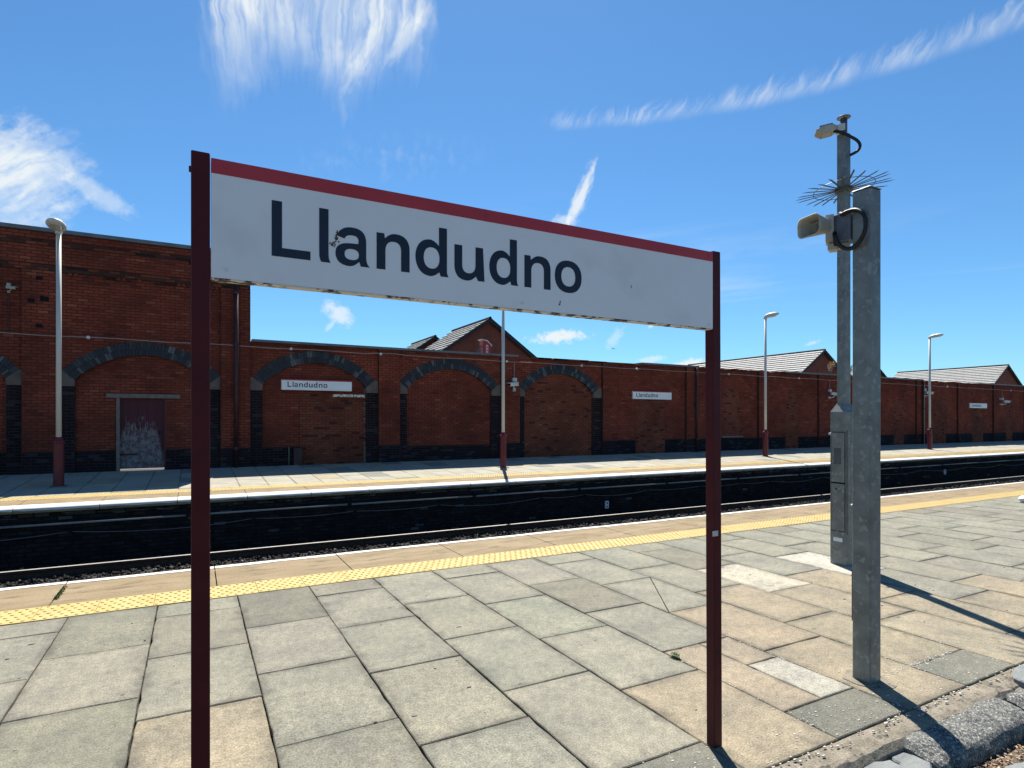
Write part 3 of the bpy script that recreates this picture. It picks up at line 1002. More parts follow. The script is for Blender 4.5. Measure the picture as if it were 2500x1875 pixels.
def arch_bay(wb, wall, b0, b1, a0, a1, top, plinth=None, patch=None, zi=None, door=None):
    zs, zi_ = kz(2.72), kz(3.53)
    zb = kz(2.53)
    cx, cz, rad, ang = arch_geo(a0, a1, zs, zi_)
    ro = rad + RING - 0.03
    zx = cz + (rad + RING) * math.cos(ang)

    def spandrel(z):
        dz = z - cz
        if dz >= ro:
            return [(b0, b1)]
        hw = math.sqrt(max(0, ro * ro - dz * dz))
        return [(b0, cx - hw), (cx + hw, b1)]
    wb.area(zb, top, P_PAN, RED, lambda z: [q for q in spandrel(z) if q[1] > q[0]] if z > zx - 0.05 else [], mort='strip')
    # infill inside the arch
    def infill(z):
        dz = z - cz
        if z <= zs:
            return [(a0, a1)]
        hw = math.sqrt(max(0, (rad + 0.03) ** 2 - dz * dz))
        return [(cx - hw, cx + hw)]
    holes = []
    if patch:
        holes.append(patch)

    def split(z, inside):
        out = []
        for (x0, x1) in infill(z):
            cuts = [h for h in holes if h[2] <= z < h[3]]
            if door and z < door[2]:
                cuts.append((door[0], door[1]))
            if inside:
                for h in holes:
                    if h[2] <= z < h[3]:
                        q = (max(x0, h[0]), min(x1, h[1]))
                        if q[1] > q[0]:
                            out.append(q)
            else:
                cur = x0
                for h in sorted(cuts):
                    if h[0] > cur:
                        out.append((cur, min(h[0], x1)))
                    cur = max(cur, h[1])
                if cur < x1:
                    out.append((cur, x1))
        return out
    zp = plinth if plinth else Z0
    wb.area(zp, zi_ + 0.03, P_INF, RED, lambda z: split(z, False), mort='strip')
    if plinth:
        wb.area(Z0, zp, P_INF - 0.02, BLUE, lambda z: split(z, False), mort='strip', back=0.18)
    if patch:
        wb.area(Z0, zi_ + 0.03, P_INF - 0.004, PATCH, lambda z: split(z, True), mort='strip')
    # jambs of blue brick, stone springers, ring of blue voussoirs
    for (x0, x1, sgn) in ((b0, a0, -1), (a1, b1, 1)):
        wb.rect(x0, x1, Z0, zb, P_PAN, BLUE, back=0.14)
        xi = a0 if sgn < 0 else a1
        xe = xi + sgn * RING * math.sin(ang)
        xo = b0 if sgn < 0 else b1
        poly = [(xo, zb + 0.002), (xi, zb + 0.002), (xi, zs), (xe, zx), (xo, zx)]
        if sgn > 0:
            poly = poly[::-1]
        build('springer_stone', MB().prism_xz(poly, P_PAN - 0.012, P_INF + 0.05), m_spring, wall)
    n = 48
    for row in range(2):
        ra, rb = (rad, rad + RING * 0.49) if row == 0 else (rad + RING * 0.51, rad + RING)
        for i in range(n):
            sh = 0.5 * row
            t0 = -ang + 2 * ang * max(0.0, i + 0.07 - sh) / n
            t1 = -ang + 2 * ang * min(n, i + 0.93 - sh + (sh if i == n - 1 else 0)) / n
            jr = rnd.uniform(-0.008, 0.008) if row else 0.0
            pl = [(cx + rr * math.sin(t), cz + rr * math.cos(t)) for rr, t in ((ra, t0), (ra, t1), (rb + jr, t1), (rb + jr, t0))]
            o = build('arch_brick', MB().prism_xz(pl, P_PAN - 0.014 + rnd.uniform(-0.007, 0.007), P_INF + 0.04), m_blue, wall)
            k = rnd.random()
            c = (0.013, 0.016, 0.023) if k < 0.66 else ((0.028, 0.032, 0.040) if k < 0.87 else (0.075, 0.078, 0.080))
            o.color = (*jit(c, 0.25), 1)
    # mortar bed behind the ring
    st = 24
    for i in range(st):
        t0, t1 = -ang + 2 * ang * i / st, -ang + 2 * ang * (i + 1) / st
        pl = [(cx + rr * math.sin(t), cz + rr * math.cos(t)) for rr, t in ((rad + 0.006, t0), (rad + 0.006, t1), (rad + RING - 0.02, t1), (rad + RING - 0.02, t0))]
        wb.m.prism_xz(pl, P_PAN + 0.008, P_INF + 0.03)


LOW_TOP, TALL_TOP = kz(4.14), kz(6.94)
PL = kz(0.62)

# --- tall section
tall = empty('brick_wall', (kx(-3), WY, WZ), 'tall dark red brick wall with blue brick arches and an old door', 'wall')
wb = WallBuilder()
XT0, XT1 = kx(-13.9), kx(1.64)
dx0, dx1, dz1 = kx(-2.02), kx(-0.80), kz(2.22)
pils = [(kx(-9.45), kx(-8.60)), (kx(-4.31), kx(-3.52)), (kx(0.75), kx(1.64))]
FR = kz(5.84)
for (x0, x1) in pils:
    wb.rect(x0, x1, PL, FR, P_PIL, RED, back=0.25)
    wb.rect(x0 - 0.0, x1, Z0, PL, P_PIL - 0.02, BLUE, back=0.27)
arch_bay(wb, tall, kx(-8.60), kx(-4.31), kx(-8.22), kx(-4.67), FR, PL)
arch_bay(wb, tall, kx(-3.52), kx(0.75), kx(-3.10), kx(0.45), FR, PL, door=(dx0, dx1, dz1))
wb.rect(XT0, kx(-9.45), Z0, FR, P_PAN, RED)
# corbelled frieze
wb.rect(XT0, XT1, FR, FR + 0.153, P_PIL + 0.03, REDD, back=0.2)
wb.rect(XT0, XT1, FR + 0.153, kz(6.55), P_PIL, RED, back=0.25)
wb.rect(XT0, XT1, kz(6.55), kz(6.72), P_PIL - 0.015, REDD, back=0.26)
wb.rect(XT0, XT1, kz(6.72), TALL_TOP, P_PIL - 0.03, RED, back=0.27)
for i in range(60):                      # dentils under the corbel, some lost
    x = kx(-3.5) + i * 0.1135
    if x < kx(0.72) and rnd.random() < 0.8:
        wb.b.col = brick_col(REDD)
        wb.b.box(x, P_PIL + 0.03, FR - 0.07, x + 0.07, P_PAN, FR - 0.004)
body = MB()
body.box(XT0, WY + 0.12, Z0, dx0, WY + 0.40, TALL_TOP - 0.03)
body.box(dx1, WY + 0.12, Z0, XT1, WY + 0.40, TALL_TOP - 0.03)
body.box(dx0, WY + 0.12, dz1, dx1, WY + 0.40, TALL_TOP - 0.03)
body.v += wb.m.v and []
o0 = len(body.v)
body.v += wb.m.v
body.f += [tuple(i + o0 for i in f) for f in wb.m.f]
body.c += [None] * len(wb.m.f)
build('wall_body', body, m_mortar, tall)
build('brickwork', wb.b, m_brick, tall, kind='stuff')
for (x, z, s) in ((-3.91, 5.60, 0.12), (-4.09, 4.95, 0.14), (-3.79, 5.02, 0.17), (-3.91, 4.24, 0.13)):
    build('putlog_hole_shade', MB().box(kx(x) - s / 2, P_PIL - 0.009, kz(z) - s * 0.36, kx(x) + s / 2, P_PIL + 0.02, kz(z) + s * 0.36), m_slot, tall)  # near-black blocks on the face paint the shade inside open holes
# door
d = build('door', MB().box(dx0 + 0.02, P_INF + 0.06, WZ + 0.035, dx1 - 0.02, P_INF + 0.10, dz1 - 0.01), m_door, tall, label='maroon door with paint flaked to bare grey wood')
for i in range(1, 5):
    x = dx0 + (dx1 - dx0) * i / 5
    build('plank_cover', MB().box(x - 0.008, P_INF + 0.052, WZ + 0.06, x + 0.008, P_INF + 0.0595, dz1 - 0.03), m_door, d)
build('door_handle', MB().tube([(dx1 - 0.13, P_INF + 0.03, kz(1.15)), (dx1 - 0.13, P_INF + 0.062, kz(1.15))], 0.03, 8), m_slot, d)
for zz in (0.45, 1.80):
    build('strap_hinge', MB().box(dx0 + 0.03, P_INF + 0.046, kz(zz), dx0 + 0.40, P_INF + 0.0515, kz(zz) + 0.05), m_iron, d)
build('door_lintel', MB().box(kx(-2.33), P_INF - 0.045, dz1, kx(-0.39), P_INF + 0.05, kz(2.34)), m_timber, tall)
build('door_jamb', MB().box(dx0 - 0.055, P_INF - 0.03, WZ - 0.02, dx0 + 0.022, P_INF + 0.10, dz1 - 0.003), m_timber, tall)
build('door_jamb', MB().box(dx1 - 0.022, P_INF - 0.002, WZ - 0.02, dx1 + 0.03, P_INF + 0.10, dz1 - 0.003), m_doorred, tall)
build('coping', MB().box(XT0, P_PIL - 0.075, TALL_TOP, XT1 + 0.03, WY + 0.46, kz(7.05)), m_coping, tall)

# --- long lower section
low = empty('brick_wall', (kx(20), WY, WZ), 'long lower red brick wall with blocked arches behind the opposite platform', 'wall')
wb = WallBuilder()
XL1 = kx(76)
pil_low = [(5.94, 6.75), (10.99, 11.85), (16.09, 16.93), (21.15, 21.98), (26.31, 27.12), (31.34, 32.17), (36.40, 37.22), (41.38, 42.20), (46.53, 47.35), (51.53, 52.35), (56.45, 57.27), (61.5, 62.3), (66.6, 67.4), (71.7, 72.5)]
pil_low = [(kx(a), kx(b)) for a, b in pil_low]


def rough_top(x):
    for a, b in ((11.9, 18.3), (21.9, 28.3), (42.0, 49.5)):
        if kx(a) < x < kx(b):
            return True
    return False


for (x0, x1) in pil_low:
    wb.rect(x0, x1, PL, LOW_TOP, P_PIL, RED, back=0.25)
    wb.rect(x0, x1, Z0, PL, P_PIL - 0.018, BLUE, back=0.27)
arch_bay(wb, low, kx(1.64) + 0.002, kx(5.94), kx(2.02), kx(5.50), LOW_TOP, PL, patch=(kx(3.21), kx(5.52), Z0, kz(2.45)))
arch_bay(wb, low, kx(6.75), kx(10.99), kx(7.05), kx(10.58), LOW_TOP, kz(0.55))
arch_bay(wb, low, kx(11.85), kx(16.09), kx(12.12), kx(15.62), LOW_TOP, None, patch=(kx(12.0), kx(15.7), Z0, 9.0))
blocked = {16.93: [(18.02, 19.85, 2.40)], 21.98: [(23.74, 25.0, 2.96)], 27.12: [(28.54, 29.65, 2.85)], 32.17: [(33.5, 35.2, 2.7)], 37.22: [(38.9, 40.1, 2.6)], 42.20: [(43.10, 45.15, 2.80)], 47.35: [(48.6, 50.2, 2.3)], 52.35: [(53.5, 54.6, 2.5)]}
for (pa, pb) in zip(pil_low[2:-1], pil_low[3:]):
    b0, b1 = pa[1], pb[0]
    key = min(blocked, key=lambda q: abs(kx(q) - b0))
    bl = [(kx(a), kx(b), kz(c)) for a, b, c in blocked[key]] if abs(kx(key) - b0) < 0.1 else []
    sill = kz(0.70) if key == 21.98 and bl else Z0

    def iv(z, inside, bl=bl, b0=b0, b1=b1, sill=sill):
        if not bl:
            return [] if inside else [(b0, b1)]
        a, b, c = bl[0]
        h = (b - a) / 2
        if z > c + 0.25 or z < sill:
            return [] if inside else [(b0, b1)]
        if z > c:      # shallow arched head
            q = h * math.sqrt(max(0.0, 1 - ((z - c) / 0.25) ** 2))
            a, b = (a + b) / 2 - q, (a + b) / 2 + q
        return [(a, b)] if inside else [(b0, a), (b, b1)]
    wb.area(PL, LOW_TOP, P_PAN, RED, lambda z: iv(z, False))
    wb.area(Z0, PL, P_PAN - 0.02, BLUE, lambda z: iv(z, False))
    wb.area(Z0, LOW_TOP, P_PAN + 0.004, PATCH, lambda z: iv(z, True))
    wb.m.box(b0, P_PAN + 0.016, Z0, b1, P_PAN + 0.16, LOW_TOP)
# uneven top course where the coping is missing
x = kx(11.9)
while x < XL1:
    if rough_top(x) and rnd.random() < 0.72:
        wb.b.col = brick_col(RED)
        w = rnd.uniform(0.2, 0.9)
        wb.b.box(x, P_PIL - 0.012, LOW_TOP - 0.02, x + w, WY + 0.2, LOW_TOP + rnd.choice((0.012, 0.02, 0.032)))
    x += rnd.uniform(0.2, 0.5)
body = MB().box(kx(1.64) + 0.001, WY + 0.12, Z0, XL1, WY + 0.40, LOW_TOP - 0.02)
o0 = len(body.v)
body.v += wb.m.v
body.f += [tuple(i + o0 for i in f) for f in wb.m.f]
body.c += [None] * len(wb.m.f)
build('wall_body', body, m_mortar, low)
build('brickwork', wb.b, m_brick, low, kind='stuff')
for (a, b) in ((1.64, 11.75), (18.3, 21.9), (28.3, 42.0), (49.5, 76)):
    build('coping', MB().box(kx(a) + (0.04 if a < 2 else 0), P_PIL - 0.06, LOW_TOP, kx(b), WY + 0.44, kz(4.22)), m_coping, low)
build('timber_lintel', MB().box(kx(4.34), P_INF - 0.03, kz(2.37), kx(5.47), P_INF + 0.02, kz(2.46)), m_cream, low)
build('blocked_door_jamb', MB().box(kx(5.44), P_INF - 0.02, WZ, kx(5.50), P_INF + 0.02, kz(0.62)), m_timber, low)
for k in range(26):                      # ragged pale mortar down the side of the blocked doorway
    zz = kz(0.65) + k * CH
    if rnd.random() < 0.75:
        build('mortar_edge', MB().box(kx(5.50) - rnd.uniform(0.03, 0.07), P_INF - 0.012, zz, kx(5.50) - 0.002, P_INF + 0.01, zz + rnd.uniform(0.03, 0.07)), m_timber, low)
build('window_sill', MB().box(kx(23.6), P_PAN - 0.05, kz(0.66), kx(25.15), P_PAN + 0.03, kz(0.735)), m_timber, low)

# standpipe stub by the blocked door
sp_ = empty('standpipe', (kx(3.0), P_INF - 0.08, WZ), 'thin grey standpipe with a box at the foot of the first low arch', 'pipe')
build('riser', MB().tube([(kx(2.86), P_INF - 0.06, WZ - 0.02), (kx(2.86), P_INF - 0.06, kz(0.62))], 0.018, 8), m_timber, sp_, True)
build('valve_box', MB().box(kx(3.0), P_INF - 0.17, WZ - 0.01, kx(3.27), P_INF - 0.02, kz(0.58)), m_iron, sp_)

# downpipes
for (x, top, lab) in ((1.21, kz(6.3), 'cast iron downpipe with hopper at the end of the tall wall'), (21.72, LOW_TOP, 'dark downpipe stained white beside the second wall sign'), (41.95, LOW_TOP, 'dark downpipe beside the far wall camera pole')):
    X = kx(x)
    yy = P_PIL - 0.08
    o = empty('downpipe', (X, yy, WZ), lab, 'downpipe', 'downpipes on the brick walls')
    build('pipe', MB().tube([(X, yy, WZ - 0.01), (X, yy, top)], 0.060 if x < 2 else 0.045, 10), m_iron, o, True)
    zc = WZ + 0.5
    while zc < top:
        build('collar', MB().tube([(X, yy, zc), (X, yy, zc + 0.07)], 0.080 if x < 2 else 0.056, 10), m_iron, o)
        build('bracket', MB().box(X - 0.09, yy + 0.02, zc + 0.015, X + 0.09, yy + 0.085, zc + 0.055), m_iron, o)
        zc += 1.45
    if x < 2:
        build('hopper', MB().prism_xz([(X - 0.07, top - 0.02), (X + 0.07, top - 0.02), (X + 0.15, top + 0.12), (X + 0.15, top + 0.22), (X - 0.15, top + 0.22), (X - 0.15, top + 0.12)], yy - 0.09, yy + 0.075), m_iron, o)

# conduit along the wall with junction knobs
con = empty('wall_conduit', (0, P_PIL - 0.03, kz(3.96)), 'pale conduit running along both brick walls above the arches', 'conduit')
px0 = -13.5
knob = [-2.75, 2.9, 6.0, 11.2, 14.9, 18.0, 24.0, 29.5, 35.0, 45.0, 54.0, 62.0]
pts = []
x = px0
while x < 75:
    zz = 3.975 - 0.0035 * max(0, x) + (0.012 * math.sin(x * 2.1)) + (0.03 if 5.6 < x < 6.9 else 0)
    pts.append((kx(x), P_PIL - 0.028, kz(zz)))
    x += 0.5
build('conduit', MB().tube(pts, 0.013, 6), m_conduit, con, True)
for k in knob:
    zz = 3.975 - 0.0035 * max(0, k)
    build('junction_knob', MB().tube([(kx(k), P_PIL - 0.065, kz(zz)), (kx(k), P_PIL - 0.002, kz(zz))], 0.042, 10), m_lightgrey, con)


# ------------------------------------------------------------------ lettering
def bez(p0, p1, p2, p3, n=8):
    return [tuple((1 - t) ** 3 * a + 3 * (1 - t) ** 2 * t * b + 3 * (1 - t) * t * t * c + t ** 3 * d for a, b, c, d in zip(p0, p1, p2, p3)) for t in [i / n for i in range(1, n + 1)]]


def ell(cx, cy, rx, ry, n=28, p=2.25):
    out = []
    for i in range(n):
        a = 2 * math.pi * i / n
        c, s = math.cos(a), math.sin(a)
        out.append((cx + rx * math.copysign(abs(c) ** (2 / p), c), cy + ry * math.copysign(abs(s) ** (2 / p), s)))
    return out


CAPH, XH, ST, OV = 0.172, 0.122, 0.0300, 0.003


def glyph(ch, w):
    if ch == 'L':
        return [[(0, 0), (w, 0), (w, 0.0275), (ST, 0.0275), (ST, CAPH), (0, CAPH)]]
    if ch == 'l':
        return [[(0.0, CAPH), (ST - 0.001, CAPH), (ST - 0.001, 0.030)] + bez((ST - 0.001, 0.030), (ST - 0.001, 0.014), (ST + 0.001, 0.008), (ST + 0.005, 0)) + [(0.006, 0)] + bez((0.006, 0), (0.001, 0.010), (0, 0.018), (0, 0.030))]
    if ch == 'o':
        return [ell(w / 2, XH / 2, w / 2, XH / 2 + OV), ell(w / 2, XH / 2, w / 2 - ST, XH / 2 + OV - 0.0255)[::-1]]
    if ch == 'n':
        o = [(0, 0), (0, XH), (ST - 0.004, XH), (ST - 0.002, XH - 0.016)]
        o += bez((ST - 0.002, XH - 0.016), (w * 0.36, XH - 0.004), (w * 0.44, XH + OV), (w * 0.58, XH + OV))
        o += bez((w * 0.58, XH + OV), (w * 0.88, XH + OV), (w, XH * 0.86), (w, XH * 0.60))
        o += [(w, 0), (w - ST, 0), (w - ST, XH * 0.56)]
        o += bez((w - ST, XH * 0.56), (w - ST, XH * 0.72), (w * 0.66, XH - 0.024), (w * 0.52, XH - 0.024))
        o += bez((w * 0.52, XH - 0.024), (w * 0.36, XH - 0.024), (ST, XH * 0.72), (ST, XH * 0.52))
        o += [(ST, 0)]
        return [o]
    if ch == 'u':
        n = glyph('n', w)[0]
        o = [(w - x, XH - z) for x, z in n]
        # flick at the foot of the right stem
        return [[((x + 0.006 if x > w * 0.6 else x), z) if z < 1e-6 else (x, z) for x, z in o]]
    if ch == 'd':
        s = w - ST
        o = [(s, CAPH), (w, CAPH), (w, 0.026)] + bez((w, 0.026), (w, 0.012), (w + 0.002, 0.006), (w + 0.006, 0)) + [(s + 0.006, 0), (s + 0.002, 0.014)]
        o += bez((s + 0.002, 0.014), (w * 0.64, 0.003), (w * 0.56, -OV), (w * 0.46, -OV))
        o += bez((w * 0.46, -OV), (w * 0.16, -OV), (0, XH * 0.22), (0, XH * 0.50))
        o += bez((0, XH * 0.50), (0, XH * 0.78), (w * 0.16, XH + OV), (w * 0.46, XH + OV))
        o += bez((w * 0.46, XH + OV), (w * 0.56, XH + OV), (w * 0.66, XH - 0.006), (s, XH - 0.016))
        hw = (s - ST) / 2 + 0.001
        return [o, ell(ST + hw, XH / 2, hw, XH / 2 - 0.0235)[::-1]]
    if ch == 'a':
        s = w - ST + 0.001
        r = w - 0.006
        o = [(w + 0.004, 0), (s + 0.003, 0), (s - 0.002, 0.015)]
        o += bez((s - 0.002, 0.015), (w * 0.60, 0.003), (w * 0.52, -OV), (w * 0.40, -OV))
        o += bez((w * 0.40, -OV), (w * 0.14, -OV), (0, XH * 0.10), (0, XH * 0.29))
        o += bez((0, XH * 0.29), (0, XH * 0.50), (w * 0.16, XH * 0.575), (w * 0.42, XH * 0.59))
        o += [(s - 0.005, XH * 0.60)]
        o += bez((s - 0.005, XH * 0.60), (s - 0.002, XH * 0.75), (w * 0.66, XH - 0.023), (w * 0.50, XH - 0.023))
        o += bez((w * 0.50, XH - 0.023), (w * 0.38, XH - 0.023), (w * 0.30, XH * 0.78), (w * 0.27, XH * 0.70))
        o += [(w * 0.03, XH * 0.755)]
        o += bez((w * 0.03, XH * 0.755), (w * 0.12, XH * 0.94), (w * 0.28, XH + OV), (w * 0.50, XH + OV))
        o += bez((w * 0.50, XH + OV), (w * 0.84, XH + OV), (r - 0.002, XH * 0.86), (r - 0.002, XH * 0.64))
        o += [(r - 0.002, 0.028)]
        o += bez((r - 0.002, 0.028), (r - 0.001, 0.012), (r + 0.003, 0.007), (w + 0.004, 0), 4)[:-1]
        cxm = (ST + s - 0.003) / 2
        return [o, ell(cxm - 0.0005, XH * 0.295, (s - ST) / 2 - 0.001, XH * 0.148, 22, 2.4)[::-1]]


def letter_mesh(name, loops, mat, x0, z0, k, y, th):
    bm = bmesh.new()
    for lp in loops:
        vs = [bm.verts.new((x0 + px * k, y, z0 + pz * k)) for px, pz in lp]
        for i in range(len(vs)):
            bm.edges.new((vs[i], vs[(i + 1) % len(vs)]))
    bmesh.ops.triangle_fill(bm, use_beauty=True, use_dissolve=False, edges=bm.edges[:], normal=(0, -1, 0))
    ext = bmesh.ops.extrude_face_region(bm, geom=bm.faces[:])
    vv = [e for e in ext['geom'] if isinstance(e, bmesh.types.BMVert)]
    bmesh.ops.translate(bm, verts=vv, vec=(0, -th, 0))
    bmesh.ops.recalc_face_normals(bm, faces=bm.faces)
    me = bpy.data.meshes.new(name)
    bm.to_mesh(me)
    bm.free()
    me.materials.append(mat)
    return me


WORD = [('L', 0.211, 0.115), ('l', 0.353, 0.030), ('a', 0.404, 0.108), ('n', 0.539, 0.115), ('d', 0.675, 0.117), ('u', 0.821, 0.113), ('d', 0.960, 0.116), ('n', 1.109, 0.117), ('o', 1.246, 0.127)]

# ------------------------------------------------------------------ the big name board
SY = 1.96
sg = empty('station_sign', (1.08, SY + 0.02, 0), 'big white station name board with red top stripe reading Llandudno, on two maroon posts', 'station sign')
bd = build('board', MB().box(0.044, SY, 1.945, 2.108, SY + 0.042, 2.298), m_signwhite, sg)
build('red_stripe', MB().box(0.0442, SY - 0.0012, 2.254, 2.1078, SY - 0.0002, 2.2978), m_signred, bd)
build('underside_trim', MB().box(0.046, SY + 0.001, 1.9405, 2.106, SY + 0.041, 1.9446), m_cream, bd)
for ch, x, w in WORD:
    put('letter', letter_mesh('letter', glyph(ch, w), m_navy, x, 2.0305, 1.0, SY - 0.0002, 0.001), bd)
for (x, z) in ((0.083, 1.972), (1.10, 1.968), (2.086, 1.962), (0.083, 2.28), (2.086, 2.276), (0.95, 2.276)):
    mm = m_plate if z < 2.2 else m_signred
    build('screw', MB().tube([(x, SY - 0.003, z), (x, SY + 0.002, z)], 0.006, 10), mm, bd)


def flake(pts, mat):
    o = MB()
    for (x, z, s) in pts:
        n = 7
        r = [(x + s * rnd.uniform(0.5, 1.0) * math.cos(6.283 * i / n), z + s * 1.3 * rnd.uniform(0.5, 1.0) * math.sin(6.283 * i / n)) for i in range(n)]
        o.prism_xz(r, SY - 0.0016, SY - 0.0003)
    build('paint_chip', o, mat, bd)


m_chip = M('chip_brown', (0.10, 0.055, 0.03), (0.22, 0.15, 0.10), 60, 0.9)
flake([(0.398 + rnd.gauss(0, 0.004) + i * 0.0008, 2.086 + i * 0.0032 + rnd.gauss(0, 0.002), rnd.uniform(0.0015, 0.0045)) for i in range(17)], m_chip)
flake([(0.398 + rnd.gauss(0, 0.006), 2.092 + rnd.gauss(0, 0.008), rnd.uniform(0.0012, 0.0028)) for i in range(12)], m_slot)
flake([(1.268, 1.978, 0.004), (1.270, 1.985, 0.003), (1.272, 1.991, 0.0022)], m_slot)
flake([(1.628, 2.085, 0.003), (1.630, 2.092, 0.002)], m_timber)


def sign_post(x0, z1, lean=0.0):
    me = MB().box(x0, SY, 0, x0 + 0.050, SY + 0.050, z1).mesh('post', m_maroon)
    bevel(me, 0.004, 2)
    o = put('post', me, sg)
    return o


pl_ = sign_post(-0.0085, 2.312)
pr_ = sign_post(2.1085, 2.306)
for v in pr_.data.vertices:                 # the right post leans very slightly
    v.co.x += 0.012 * (1 - v.co.z / 2.3)
for z in (2.262, 1.985):
    build('bolt_head', MB().tube([(-0.014, SY + 0.022, z), (-0.008, SY + 0.022, z)], 0.009, 6), m_maroon, pl_)
build('tape_scrap', MB().box(2.106, SY - 0.0015, 0.985, 2.142, SY - 0.0003, 1.010), m_lightgrey, pr_)

# ------------------------------------------------------------------ signs on the wall
def wall_sign(x0, x1, z0, z1, label):
    X0, X1, A, B = kx(x0), kx(x1), kz(z0), kz(z1)
    y = P_PAN - 0.06
    o = empty('wall_sign', ((X0 + X1) / 2, y, A), label, 'station sign', 'name signs on the brick wall')
    b = build('board', MB().box(X0, y, A, X1, y + 0.16, B), m_signwhite, o)
    build('red_stripe', MB().box(X0, y - 0.003, B - 0.035, X1, y - 0.0005, B), m_signred, b)
    k = (X1 - X0) / 2.064
    me = bmesh.new()
    for ch, x, w in WORD:
        m_ = letter_mesh('t', glyph(ch, w), m_navy, X0 + (x - 0.044) * k * 1.0, A + 0.085 * k, k * 0.93, y - 0.0005, 0.003)
        me.from_mesh(m_)
    mm = bpy.data.meshes.new('lettering')
    me.to_mesh(mm)
    me.free()
    mm.materials.append(m_navy)
    put('lettering', mm, b)


wall_sign(2.61, 4.97, 2.575, 2.94, 'small white Llandudno sign inside the blue brick arch')
wall_sign(17.83, 20.19, 2.53, 2.90, 'small white Llandudno sign on plain brick above a blocked doorway by the downpipe')
wall_sign(48.19, 50.57, 2.42, 2.79, 'tiny far-off white Llandudno sign between the last wall cameras')


# ------------------------------------------------------------------ galvanised post by the kerb
gp = empty('steel_post', (3.478, 2.066, 0), 'thick square galvanised steel post standing on tan paving by the kerb', 'post')
me = MB().box(3.424, 2.012, -0.01, 3.532, 2.120, 2.868).mesh('shaft', m_galv)
bevel(me, 0.010, 3)
put('shaft', me, gp)
me = MB().box(3.422, 2.010, 2.868, 3.534, 2.122, 2.874).mesh('cap', m_galv)
put('cap', bevel(me, 0.002), gp)
build('cable_cover', MB().box(3.438, 2.1205, 0.335, 3.462, 2.130, 0.64), m_black, gp)
build('fixing', MB().tube([(3.43, 2.119, 1.02), (3.43, 2.128, 1.02)], 0.006, 8), m_plate, gp)

pts = []
for k in range(22):
    a = 6.2832 * k / 22
    q = 0.125 + 0.035 * mnoise.noise(Vector((math.cos(a) * 1.5, math.sin(a) * 1.5, 3.0)))
    pts.append((3.478 + q * math.cos(a), 2.066 + q * math.sin(a)))
build('mortar_collar', MB().prism_xy(pts, -0.01, 0.0035), m_sandm, gp)

# loudspeaker on the side of that post
SPK = Vector((3.475, 2.185, 2.683))
VL = Vector((-0.518, 0.855, 0))      # leftwards as one faces the post
VT = Vector((-0.855, -0.518, 0))     # towards the platform visitor
UP = Vector((0, 0, 1))
ls = empty('loudspeaker', (3.475, 2.14, 2.60), 'grey horn loudspeaker with a thick black cable loop on the square post', 'loudspeaker')
hb = MB().obox(SPK, (0.050, 0, 0), (0, 0.055, 0), (0, 0, 0.088)).mesh('driver_housing', m_greydark)
put('driver_housing', bevel(hb, 0.008, 2), ls)
build('housing_flange', MB().obox(SPK + VL * 0.088 + UP * 0.004, VL * 0.022, VT * 0.052, UP * 0.080), m_grey, ls)
ax = (VL * 0.66 + VT * 0.75 + UP * -0.06).normalized()
sd_ = ax.cross(UP).normalized()
if sd_.dot(VT) < 0:
    sd_ = -sd_
upv = sd_.cross(ax).normalized()
if upv.z < 0:
    upv = -upv
base = SPK + VL * 0.100 + VT * 0.015 + UP * 0.020


def horn(off, thick_in=False):
    prof = []
    n = 7
    for i in range(n + 1):
        t = i / n
        w = 0.034 + 0.052 * t ** 0.8 - off
        h = 0.036 + 0.026 * t ** 1.2 - off
        prof.append((base + ax * (0.150 * t), w, h))
    return prof


def rrect(c, w, h, r=0.62, n=5):
    out = []
    rr = r * min(w, h)
    for (sx, sy, a0) in ((1, 1, 0), (-1, 1, 90), (-1, -1, 180), (1, -1, 270)):
        for k in range(n + 1):
            a = R(a0 + 90 * k / n)
            out.append(tuple(c + sd_ * (sx * (w - rr) + rr * math.cos(a)) + upv * (sy * (h - rr) + rr * math.sin(a))))
    return out


hm = MB()
outer, inner = horn(0), horn(0.006)
rings = [rrect(*q) for q in outer] + [rrect(*q) for q in inner[::-1][:-2]]
n = len(rings[0])
vs = [v for q in rings for v in q]
fs = [(i * n + k, i * n + (k + 1) % n, (i + 1) * n + (k + 1) % n, (i + 1) * n + k) for i in range(len(rings) - 1) for k in range(n)]
fs.append(tuple(range(n)))
hm.add(vs, fs)
ho = build('horn', hm, m_grey, ls, True)
tc_ = inner[2]
th = MB().add(rrect(tc_[0], tc_[1], tc_[2]), [tuple(range(n))])
build('throat', th, m_slot, ho)
for k in range(7):
    zz = (k - 3) * 0.0085
    q = inner[4]
    build('throat_bar', MB().obox(q[0] + upv * zz, sd_ * (q[1] - 0.001), ax * 0.002, upv * 0.0015), m_grey, ho)
br = MB()
br.obox(SPK + VL * 0.045 - UP * 0.104, VL * 0.055, VT * 0.028, UP * 0.013)
br.obox(SPK + VL * 0.07 - UP * 0.108, VL * 0.022, VT * 0.036, UP * 0.018)
build('bracket', br, m_grey, ls)
c0 = SPK + VL * 0.02 + VT * 0.04 + UP * 0.07
loop = []
for i in range(27):
    a = R(118 - i * 11.4)
    loop.append(tuple(SPK + VT * (0.085 + 0.085 * max(0.0, math.cos(a))) + VL * (-0.020 - 0.080 * math.cos(a)) + UP * (-0.036 + 0.112 * math.sin(a))))
loop = [tuple(SPK + VT * 0.03 + VL * 0.03 + UP * 0.085)] + loop + [tuple(SPK + VT * 0.03 + VL * 0.055 - UP * 0.10)]
build('cable', MB().tube(loop, 0.0125, 10), m_black, ls, True)

